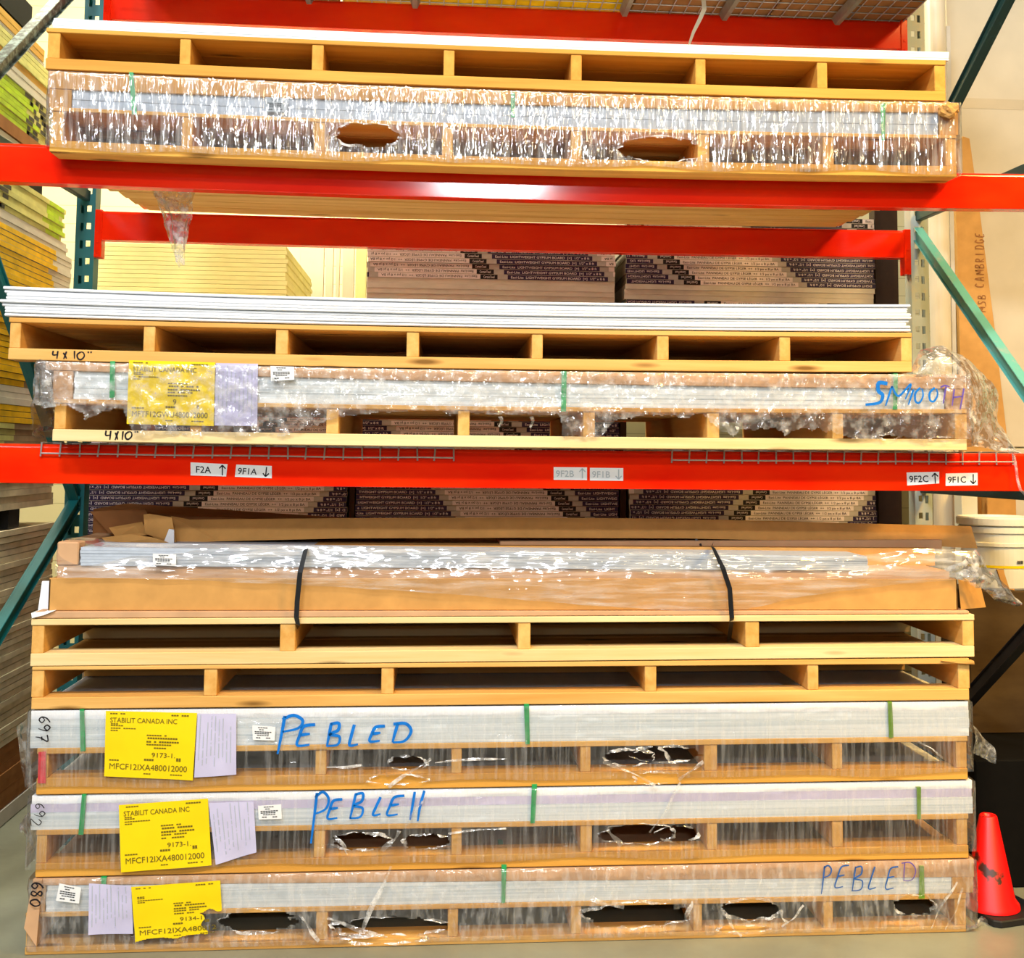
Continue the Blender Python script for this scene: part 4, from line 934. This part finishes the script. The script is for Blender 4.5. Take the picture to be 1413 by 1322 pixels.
# plastic sleeve with its twisted tail
yp = YE-.012
top = [at(*q) for q in ((79, 758, yp+.03), (92, 743, yp+.12), (112, 741, yp+.12), (180, 750, yp+.06), (330, 752, yp+.03), (700, 760, yp+.02), (1000, 763, yp+.02), (1140, 770, yp+.02), (1210, 764, yp+.02), (1262, 757, yp+.01), (1345, 759, yp+.02))]
bot = [at(*q) for q in ((77, 792, yp), (90, 797, yp), (130, 797, yp), (250, 800, yp), (400, 806, yp-.002), (600, 818, yp-.004), (800, 834, yp-.004), (940, 843, yp-.004), (1030, 841, yp-.004), (1110, 822, yp-.006), (1250, 805, yp-.004), (1318, 800, yp-.006))]
loft(cr, 'filmE', top, bot, 240, 22, .006, 7, 3, 'plastic_sleeve', .012, 'clear plastic sleeve pulled to a tail at the right')
top = [at(*q) for q in ((1344, 758, yp+.01), (1356, 770, yp), (1362, 784, yp), (1385, 806, yp+.01), (1406, 829, yp+.02))]
bot = [at(*q) for q in ((1300, 785, yp), (1322, 800, yp), (1346, 806, yp+.01), (1372, 828, yp+.02), (1402, 837, yp+.02))]
loft(cr, 'filmL', top, bot, 30, 14, .010, 22, 6, 'sleeve_tail', .03, 'twisted tail of the plastic sleeve')
top = [at(*q) for q in ((1318, 790, yp), (1332, 784, yp-.01), (1346, 790, yp))]; bot = [at(*q) for q in ((1328, 798, yp), (1344, 812, yp-.01), (1353, 812, yp))]
loft(cr, 'filmL', top, bot, 10, 12, .01, 30, 7, 'sleeve_tail', .01)
for pts in ([(421, 754, .25), (422, 757, yp-.02), (414, 790, yp-.028), (410, 830, yp-.028), (409, 852, yp-.03), (411, 862, yp-.02), (403, 874, .10)], [(984, 751, .2), (984, 755, yp-.02), (998, 785, yp-.026), (1007, 812, yp-.026), (1009, 840, yp-.028), (1010, 853, yp-.03), (1006, 884, .12)]):
    m = MB(); pts = [at(*q) for q in pts]; vs = []
    m.ribbon(pts, .016, Vector((0, -1, 0))); b0 = len(m.v); m.ribbon([p+Vector((0, .0016, 0)) for p in pts], .016, Vector((0, -1, 0)))
    m.build('strap', M['black'], cr)['label'] = 'black plastic strap'
m = MB(); m.ribbon([at(960, 744, yl-.01), at(966, 750, yl-.02), at(969, 757, yl-.03)], .008); m.build('strap_end', M['black'], cr)

# ================================================================== BEHIND THE RACK
YG = 1.75
NAVYT = 'Easi-Lite  LIGHTWEIGHT GYPSUM BOARD  [=]  1/2" x 8 ft'
WHITET = "Easi-Lite  PANNEAU DE GYPSE LÉGER  ++  1/2 po x 8 pi BA"
CYC = [('navy', .50, NAVYT), ('grey', .045, ''), ('white', .50, WHITET), ('black', .085, 'CertainTeed'), ('grey2', .05, '')]
CYCR = [CYC[0], CYC[4], CYC[3], CYC[2], CYC[1]]
KIND = {'navy': 0, 'grey': 1, 'white': 2, 'black': 3, 'grey2': 4}
TAPES = ['navy', 'tapegrey', 'tapewhite', 'ink', 'tapewhite']
def printed_pair(px, X0, W, z, y, phase, flipw, label, group, printed=True, plain='gyp', th=.0250, dp=2.4):
    """two boards bound face to face by one printed end tape"""
    m = MB(); m.box(X0, X0+W, y, y+dp, z+.0004, z+th)
    o = solo(m, 'gypsum_board_pair', M[plain], label, 'gypsum board', group)
    if not printed: return o
    mt = MB(); mp = MB(); yy = y-.0012
    x = X0-1.18+(phase % 1.18)-.0; zz0, zz1 = z+.0018, z+th-.0012
    mats = [M['navy'], M['tapegrey'], M['tapewhite'], M['ink'], M['tapegrey']]
    while x < X0+W:
        for k, ln, s in (CYC if flipw else CYCR):
            i = KIND[k]
            a = max(x, X0); b = min(x+ln, X0+W)
            if b > a+.003:
                mt.add([(a, yy, zz0), (b, yy, zz0), (b, yy, zz1), (a, yy, zz1)], [(0, 1, 2, 3)], i)
                if s:
                    h = .0165; xs = (ln-.03)/(text_width(s)*h)
                    fn = lambda u, v: Vector((u, yy-.0008, v))
                    text(mp, s, fn, x+.015, z+.0072, h, mi=(1 if k == 'white' else 0), lim=(X0+.004, X0+W-.004), xs=xs, flip=((k == 'white') == flipw))
            x += ln
    t = mt.build('end_tape', mats, o, fix=False); t.location = (0, 0, 0); shift(t, o)
    p = mp.build('printed_text', [M['tapewhite'], M['ink']], t, fix=False); shift(p, None)
    return o
def shift(c, o): pass
def gyp_stack(name, pxl, pxr, ytop, ybot, flipw, ph, step, group, pre, plain_rows=(), seed=0, minrow=0):
    a = at(pxl, (ytop+ybot)/2, YG); b = at(pxr, (ytop+ybot)/2, YG); zb = at((pxl+pxr)/2, ybot, YG).z; ztp = at((pxl+pxr)/2, ytop, YG).z
    th = .0256; n = round((ztp-zb)/th)
    for i in range(n):   # from the top
        z = ztp-(i+1)*th
        pr = i not in plain_rows
        printed_pair(name, a.x+random.uniform(-.004, .004)+(0.004 if pr else .0), b.x-a.x, z, YG+random.uniform(0, .006), ph+step*i, flipw, ORD[i]+' board pair from the top of '+pre, group, pr, 'gyppale' if not pr else 'gyp', th)
    return a.x, b.x, ztp-n*th
sh = []
sh.append(gyp_stack('u1', 506, 848, 322, 418, True, .53, .020, 'printed boards of the upper middle stack', 'the upper printed stack left of centre', (9, 10, 11, 12)))
sh.append(gyp_stack('u2', 863, 1206, 298, 420, False, .58, .026, 'printed boards of the upper right stack', 'the upper printed stack right of centre', (14, 15, 16)))
lo = []
lo.append(gyp_stack('l1', 117, 478, 566, 746, False, .32, -.024, 'printed boards of the lower left stack', 'the lower printed stack at the left'))
lo.append(gyp_stack('l2', 491, 853, 560, 740, True, .74, .020, 'printed boards of the lower middle stack', 'the lower printed stack at the middle'))
lo.append(gyp_stack('l3', 868, 1208, 640, 740, False, .2, -.026, 'printed boards of the lower right stack', 'the lower printed stack at the right'))
for i, (a, b, z) in enumerate(lo):
    m = MB(); q = max(1, int(z/.0256)); 
    for k in range(q): m.box(a+.003*(k % 2), b-.003*(k % 3), YG+.003, YG+2.3, z*k/q, z*(k+1)/q-.0012)
    o = solo(m, 'gypsum_pile', M['gypbrown'], ['brown gypsum pile on the floor under the lower left printed stack', 'brown gypsum pile on the floor under the lower middle printed stack', 'brown gypsum pile on the floor under the lower right printed stack'][i], 'gypsum pile'); o['kind'] = 'stuff'
# shelf that carries the upper stacks
zs2 = min(s[2] for s in sh)
rt = thing('back_shelf', 'dark steel shelf behind the rack carrying the upper printed stacks', 'shelf', (0, YG+.6, 0))
xl, xr = at(100, 430, YG).x, at(1240, 430, YG).x
m = MB(); m.box(xl, xr, YG-.02, YG+2.5, zs2-.03, zs2-.001); m.build('shelf_board', M['gypbrown'], rt)
m = MB(); m.box(xl, xr, YG-.015, YG+.03, zs2-.12, zs2-.03); m.build('shelf_beam', M['carddark'], rt)
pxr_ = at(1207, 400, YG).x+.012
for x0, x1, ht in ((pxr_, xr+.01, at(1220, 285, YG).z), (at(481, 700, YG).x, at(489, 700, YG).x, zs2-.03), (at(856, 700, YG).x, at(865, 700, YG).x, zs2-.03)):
    m = MB(); m.box(x0, x1, YG+.02, YG+.10, 0, ht); m.build('shelf_post', M['darkbrown'], rt, .002)  # right front post stands in for a shadow gap
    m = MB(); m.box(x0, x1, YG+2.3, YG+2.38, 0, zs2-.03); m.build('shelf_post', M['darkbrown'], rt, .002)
# pale yellow boards
zt = at(260, 337, 2.0).z; nb = int((zt-zs2)/.0215); th = (zt-zs2)/nb
for i in range(nb):
    xj = random.uniform(-.006, .006)
    m = MB(); m.box(at(120, 360, 2.0).x+xj, at(396, 360, 2.0).x+xj, 2.0, 3.15, zt-(i+1)*th+.0012, zt-i*th)
    solo(m, 'foam_board', M['foam'], ORD[i]+' pale yellow board from the top of the stack behind the left upright', 'foam board', 'pale yellow boards', .0015)
# cream trim lengths standing between the yellow stack and the printed stack
for i, (a, b, y0, y) in enumerate(((413, 446, 330, 3.5), (449, 459, 330, 3.4), (463, 468, 332, 3.35), (472, 488, 330, 3.3), (490, 505, 330, 2.6))):
    m = MB(); m.box(at(a, 400, y).x, at(b, 400, y).x, y, y+.04, zs2, at(a, 270, y).z)
    solo(m, 'cream_board', M['foam'] if i == 4 else M['creamcard'], ['widest cream board standing behind the yellow stack', 'cream strip just right of the widest cream board', 'thinnest cream strip behind the yellow stack', 'cream board beside the thinnest cream strip', 'bright yellow board touching the upper printed stack left of centre'][i], 'board', 'boards standing behind the yellow stack', .002)

# ------------------------------------------------------------------ neighbouring bay at the left: boards stacked away from us
XL = -2.12
def side_pack(y0, y1, n, mat, tape, farpx, name, pre, tl=(.2, .9), text_rows=(), jit=.012, bk=(.75, 1.15), group=None, gap=.0013):
    z1 = atx(0, y0, XL).z; z0 = atx(0, y1, XL).z; th = (z1-z0)/n
    far = atx(farpx, (y0+y1)/2+(628-(y0+y1)/2)*farpx/612, XL).y
    for i in range(n):
        zt_ = z1-i*th; zb_ = zt_-th+gap; jx = random.uniform(-.004, .004); jy = random.uniform(-jit, jit)
        m = MB(); m.box(XL-1.18+jx, XL+jx, -.20+jy, far+jy, zb_, zt_)
        nm = ORD[i]+' of the '+pre if n > 1 else pre
        o = solo(m, name, M[mat], nm, 'board' if name != 'dunnage' else 'dunnage', group or pre.replace(' from the top', ''))
        if tape:
            mt = MB(); L = far+.2; k0 = tl[0]+random.uniform(-.03, .03); k = tl[1]+random.uniform(-.04, .04)
            mt.box(XL+jx, XL+jx+.0012, -.20+jy+max(.01, L*k0), -.20+jy+min(L-.004, L*k), zb_+.001, zt_-.001)
            t = mt.build('edge_tape', M[tape], o)
            t.data.transform(Matrix.Translation(Vector((0, 0, 0))))
            if i in text_rows or tape in ('tapeyellow',):
                mp = MB(); h = (zt_-zb_)*.62
                text(mp, 'TYPE C GYPSUM BOARD     M     TYPE C GYPSUM BOARD     M', lambda u, v: Vector((XL+jx+.002, u, v)), .22+jy+.03*(i % 3), zb_+h*.35, h, lim=(-.1, far-.25+jy), xs=.95)
                mp.build('printed_text', M['ink'], t, fix=False)
            if tape == 'lime':
                mp = MB()
                for q in range(3):
                    a = random.uniform(*bk); mp.box(XL+jx+.0012, XL+jx+.002, a, a+random.uniform(.03, .10), zb_+.002, zt_-.002)
                mp.build('black_print', M['ink'], t)
    return
side_pack(-40, 5, 2, 'blackbin', None, 45, 'dunnage', 'black pallet boards at the top left corner')
side_pack(8, 27, 2, 'orangewood', None, 62, 'gypsum_board', 'orange-brown boards under the black pallet at the top left')
side_pack(27, 32, 1, 'gyppale', None, 62, 'gypsum_board', 'single pale board at the top left behind the scuffed brace')
side_pack(33, 62, 4, 'limepale', 'limepale', 90, 'gypsum_board', 'pale green-yellow boards at the top left')
side_pack(62, 73, 1, 'orangewood', None, 75, 'dunnage', 'long brown dunnage beam above the beige boards at the top left')
side_pack(73, 95, 3, 'gyppale', None, 90, 'gypsum_board', 'beige boards above the lime boards', (.2, .9))
side_pack(95, 157, 8, 'limepale', 'lime', 92, 'gypsum_board', 'lime boards above the upper front beam', (.1, .76), jit=.02, bk=(1.15, 1.45))
side_pack(157, 176, 1, 'carddark', None, 90, 'dunnage', 'dark brown dunnage beam under the upper lime boards')
side_pack(177, 188, 1, 'gyppale', None, 92, 'gypsum_board', 'pale board under the dark brown dunnage beam')
side_pack(188, 232, 2, 'blackbin', None, 60, 'dunnage', 'dark boards hidden behind the left end of the upper beam')
side_pack(232, 286, 7, 'limepale', 'lime', 88, 'gypsum_board', 'lime boards just below the upper front beam', (.86, 1.0), jit=.03, bk=(.68, .95))
side_pack(286, 306, 3, 'gyppale', None, 93, 'gypsum_board', 'pale boards between the lime and the yellow boards')
side_pack(306, 405, 12, 'gyppale', 'tapeyellow', 97, 'gypsum_board', 'yellow taped boards left of the slotted post', (.3, .86))
side_pack(405, 428, 3, 'gyptan', None, 90, 'gypsum_board', 'brown boards beside the loose white panels')
side_pack(428, 502, 9, 'gypbrown', 'tapeyellow', 80, 'gypsum_board', 'yellow taped boards at the left end of the middle pallet', (.2, .80))
side_pack(502, 530, 3, 'gypbrown', 'tapeyellow', 80, 'gypsum_board', 'brown and yellow boards behind the loose film at the left', (.2, .8))
side_pack(530, 557, 3, 'gyppale', None, 80, 'gypsum_board', 'grey boards above the yellow boards near the lower beam')
side_pack(557, 583, 3, 'gypbrown', 'tapeyellow', 72, 'gypsum_board', 'yellow boards just above the lower front beam', (.2, .97), (0, 1))
side_pack(583, 668, 10, 'gypbrown', 'limepale', 72, 'gypsum_board', 'olive brown boards behind the left end of the lower beam', (.2, .7))
side_pack(668, 706, 4, 'gyptan', None, 73, 'gypsum_board', 'brown boards just below the lower front beam', jit=.02)
for i, (ya, yb2) in enumerate(((-.2, .68), (1.2, 1.33))):
    m = MB(); m.box(XL-1.15, XL-.01, ya, yb2, atx(0, 733, XL).z+.0005, atx(0, 706, XL).z-.0005)
    solo(m, 'dunnage', M['rubber' if i else 'carddark'], ['near dark dunnage block on the tall grey stack', 'far black dunnage block on the tall grey stack'][i], 'dunnage')
side_pack(734, 1034, 33, 'gyptan', None, 70, 'gypsum_board', 'grey boards of the tall stack at the lower left', jit=.010, gap=.0032)
side_pack(1034, 1119, 7, 'carddark', None, 62, 'gypsum_board', 'dark boards under the tall grey stack', jit=.02)
side_pack(1120, 1141, 1, 'gyppale', None, 58, 'dunnage', 'pale runner board under the dark stack at the lower left')
m = MB(); zz = atx(0, 1141, XL).z-.0012
for yy in (0.02, .75, 1.15): m.box(XL-1.1, XL-.03, yy, yy+.12, 0, zz)
solo(m, 'dunnage', M['rubber'], 'black bearers on the floor under the stack at the lower left', 'dunnage')

# ------------------------------------------------------------------ right side
Yp = 1.40
pc = at(1297, 400, Yp)
m = MB(); m.lathe((pc.x, Yp, 0), [(.0, 0), (.048, 0), (.048, 5.2), (.0, 5.2)], 28); solo(m, 'plastic_pipe', M['pipe'], 'tall cream plastic pipe standing behind the right upright', 'pipe', smooth=False)
q = at(1277, 400, Yp+.05); m = MB(); m.box(q.x-.010, q.x+.008, Yp+.05, Yp+.07, 0, 5.0); solo(m, 'white_trim_strip', M['sheet'], 'thin white trim strip standing left of the cream pipe', 'trim strip')
q = at(1316, 400, Yp+.02); m = MB(); m.box(q.x-.012, q.x+.008, Yp+.02, Yp+.05, 0, at(1316, 285, Yp).z+.9); solo(m, 'grey_trim_strip', M['gyppale'], 'beige trim strip standing right of the cream pipe', 'trim strip')
YC = 1.62
cc = thing('cream_carton', 'very large cream carton with a tape seam, high at the right', 'carton', (at(1400, 620, YC).x, YC+.1, at(1400, 618, YC).z))
xc0 = at(1311, 300, YC).x
m = MB(); m.box(xc0, 3.6, YC, YC+.25, at(1400, 617, YC).z, 4.6); m.build('carton_body', M['creamcard'], cc, .004)
m = MB(); a = at(1311, 137, YC-.001); b = at(1413, 152, YC-.001); m.box(xc0, 3.6, YC-.0012, YC-.0002, b.z, a.z+.01); m.build('tape_seam', M['tape'], cc)
m = MB(); m.box(xc0+.06, 3.6, YC-.01, YC+.3, 0, at(1400, 619, YC).z); solo(m, 'cream_crate', M['creamcard'], 'cream crate carrying the large cream carton, behind the pail', 'crate', bevel=.004)
YM = 1.53
m = MB(); m.prism([at(x, y, YM) for x, y in ((1318, 197), (1329, 188), (1338, 191), (1352, 290), (1373, 455), (1392, 622), (1424, 1090), (1341, 1090), (1324, 460), (1319, 290))], (0, .03, 0))
mc = solo(m, 'brown_card_sheet', M['card'], 'tall narrow brown cardboard leaning on the cream carton, handwriting on it', 'cardboard', bevel=.002)
def upward(word, x0, x1, y0, y1):
    n = len(word); h = (y0-y1)/n
    return [(c, (x0+(x0s*(0)), y0-i*h) and (x0, y0-i*h), (x0, y0-(i+.72)*h), (x1, y0-i*h)) for i, c in enumerate(word) for x0s in (1,)]
m = MB(); handwrite(m, upward('MSB', 1350, 1360, 430, 404)+upward('CAMBRIDGE', 1346, 1358, 396, 318), YM-.002, .0050)
hw = m.build('handwriting', M['carddark'], None, fix=False); hw.parent = mc; hw.matrix_parent_inverse = Matrix.Translation(-mc.location)
hw['label'] = 'brown handwriting running upwards'
m = MB(); m.box(at(1362, 690, 1.3).x, at(1402, 690, 1.3).x, 1.3, 1.36, 0, at(1380, 640, 1.3).z); solo(m, 'amber_board', M['card'], 'amber cardboard panel standing behind the white pail', 'cardboard', bevel=.002)
m = MB(); m.box(at(1327, 690, 1.25).x, at(1349, 690, 1.25).x, 1.25, 1.33, 0, at(1340, 674, 1.25).z); solo(m, 'pale_post_box', M['pail'], 'pale box standing between the cream pipe and the amber panel', 'box', bevel=.002)
# plywood crate with a pail on it
YK = .72
zk = at(1400, 816, YK).z; xk = at(1338, 900, YK).x; zb_ = at(1400, 1012, YK).z
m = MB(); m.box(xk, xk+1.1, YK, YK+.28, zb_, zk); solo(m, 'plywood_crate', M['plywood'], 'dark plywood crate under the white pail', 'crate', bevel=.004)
m = MB(); xq = at(1346, 1100, .32).x; m.box(xq, xq+1.2, .32, YK+.27, 0, zb_-.001); solo(m, 'black_bin', M['blackbin'], 'black bin on the floor under the plywood crate', 'bin', bevel=.006)  # black block put in for the unlit area below the crate
pcx = at(1376, 760, YK+.155); pr = thing('plastic_pail', 'white plastic pail with a lid, on the plywood crate', 'pail', (pcx.x, YK+.155, zk))
hh = at(1376, 722, YK+.05).z-zk
m = MB(); m.lathe((pcx.x, YK+.155, zk+.001), [(0, 0), (.130, 0), (.136, .008), (.146, hh*.62), (.147, hh*.64), (.154, hh*.65), (.154, hh*.70), (.148, hh*.71), (.149, hh*.84), (.156, hh*.85), (.156, hh*.93), (.150, hh*.95), (.15, hh)], 48); m.build('pail_body', M['pail'], pr, smooth=False)
m = MB(); m.lathe((pcx.x, YK+.155, zk+hh), [(.158, -.012), (.163, -.008), (.163, .018), (.158, .024), (.148, .024), (.146, .014), (0, .014)], 48); m.build('lid', M['pail'], pr)
m = MB()
for k in range(4):
    a0 = -math.pi/2+.10+.05*k; m.add([(pcx.x+.1475*math.cos(a), YK+.155+.1475*math.sin(a), zk+hh*v) for a, v in ((a0, .40), (a0+.035, .40), (a0+.035, .45), (a0, .45))], [(0, 1, 2, 3)])
m.build('printed_marks', M['ink'], pr)
m = MB(); m.lathe((pcx.x, YK+.155, zk), [(.1425, hh*.33), (.1432, hh*.33), (.1440, hh*.37), (.1432, hh*.37)], 48); m.build('yellow_band', M['yellow'], pr)
m = MB(); m.prism([at(1376, 786, YK+.02), at(1402, 784, YK+.02), at(1400, 815, YK+.02), at(1384, 811, YK+.02)], (0, .02, 0)); solo(m, 'cardboard_scrap', M['card'], 'small brown cardboard scrap in front of the white pail', 'cardboard')
# traffic cone
cb = atz(1366, 1247, .03); cc_ = thing('traffic_cone', 'scuffed red traffic cone on the floor at the right of the stack', 'traffic cone', (cb.x, cb.y, 0))
m = MB(); s = .12; an = .25
oc = [(-s+.02, -s), (s-.02, -s), (s, -s+.02), (s, s-.02), (s-.02, s), (-s+.02, s), (-s, s-.02), (-s, -s+.02)]
m.prism([(cb.x+.04+u*math.cos(an)-v*math.sin(an), cb.y+u*math.sin(an)+v*math.cos(an), 0) for u, v in oc], (0, 0, .024)); m.build('base', M['rubber'], cc_, .004)
tz = at(1356, 1124, cb.y).z
m = MB(); m.lathe((cb.x, cb.y, .026), [(.100, 0), (.098, .012), (.084, .03), (.03, tz-.030), (.026, tz-.026), (.020, tz-.028), (.017, tz-.05)], 40); m.build('cone_body', M['cone'], cc_, smooth=True)

# ------------------------------------------------------------------ top deck
zd = zR3t(0)+.006
dk = thing('mesh_deck', 'wire mesh deck with grey channels at the very top of the photo', 'wire deck', (0, .5, zd))
m = MB(); xl, xr = -1.70, at(1246, 20, RY).x
for i in range(56): x = xl+(xr-xl)*i/55; m.tube([(x, 0, zd+.001*0), (x, RY+.05, zd)], .0028, 5)
for i in range(14): y = .02+i*.078; m.tube([(xl, y, zd+.005), (xr, y, zd+.005)], .0028, 5)
m.build('wire_mesh', M['wire'], dk)
for px in (427, 573, 861, 998, 1153):
    x = at(px, 15, RY-.01).x; m = MB(); m.add([(x-.022, -.0, zd-.004), (x+.022, 0, zd-.004), (x+.010, 0, zd-.040), (x-.010, 0, zd-.040), (x-.022, RY-.012, zd-.004), (x+.022, RY-.012, zd-.004), (x+.010, RY-.03, zd-.040), (x-.010, RY-.03, zd-.040)], [(0, 1, 2, 3), (7, 6, 5, 4), (0, 4, 5, 1), (1, 5, 6, 2), (2, 6, 7, 3), (3, 7, 4, 0)]); m.build('channel_support', M['steel'], dk)
zt = zd+.0085
for a, b, mat, lab in ((-1.6, at(285, 5, RY).x, 'gypbrown', 'dark brown carton at the left end of the mesh deck'), (at(290, 5, RY).x, at(466, 5, RY).x, 'carddark', 'dark carton on the mesh deck beside the yellow bundle'), (at(472, 5, RY).x, at(866, 5, RY).x, 'tapeyellow', 'yellow bundle in the middle of the mesh deck'), (at(872, 5, RY).x, at(1060, 5, RY).x, 'carddark', 'brown carton right of the yellow bundle on the mesh deck'), (at(1064, 5, RY).x, at(1250, 5, RY).x, 'carddark', 'brown carton at the right end of the mesh deck')):
    m = MB(); m.box(a, b, .02, 1.15, zt, zt+.34); solo(m, 'long_carton', M[mat], lab, 'carton', bevel=.004)
m = MB(); pts = [at(*q) for q in ((963, -60, .55), (969, -20, .55), (972, 12, .55), (966, 26, .55), (957, 44, .55), (951, 61, .55))]
m.ribbon(pts, lambda t: .026*(1-.75*t)+.004, Vector((.5, -1, 0)).normalized()); b0 = [p+Vector((0, .001, 0)) for p in pts]
m.ribbon(b0, lambda t: .026*(1-.75*t)+.004, Vector((.5, -1, 0)).normalized()); m.build('hanging_paper', M['creamcard'], dk)['label'] = 'torn cream strip hanging from the deck'
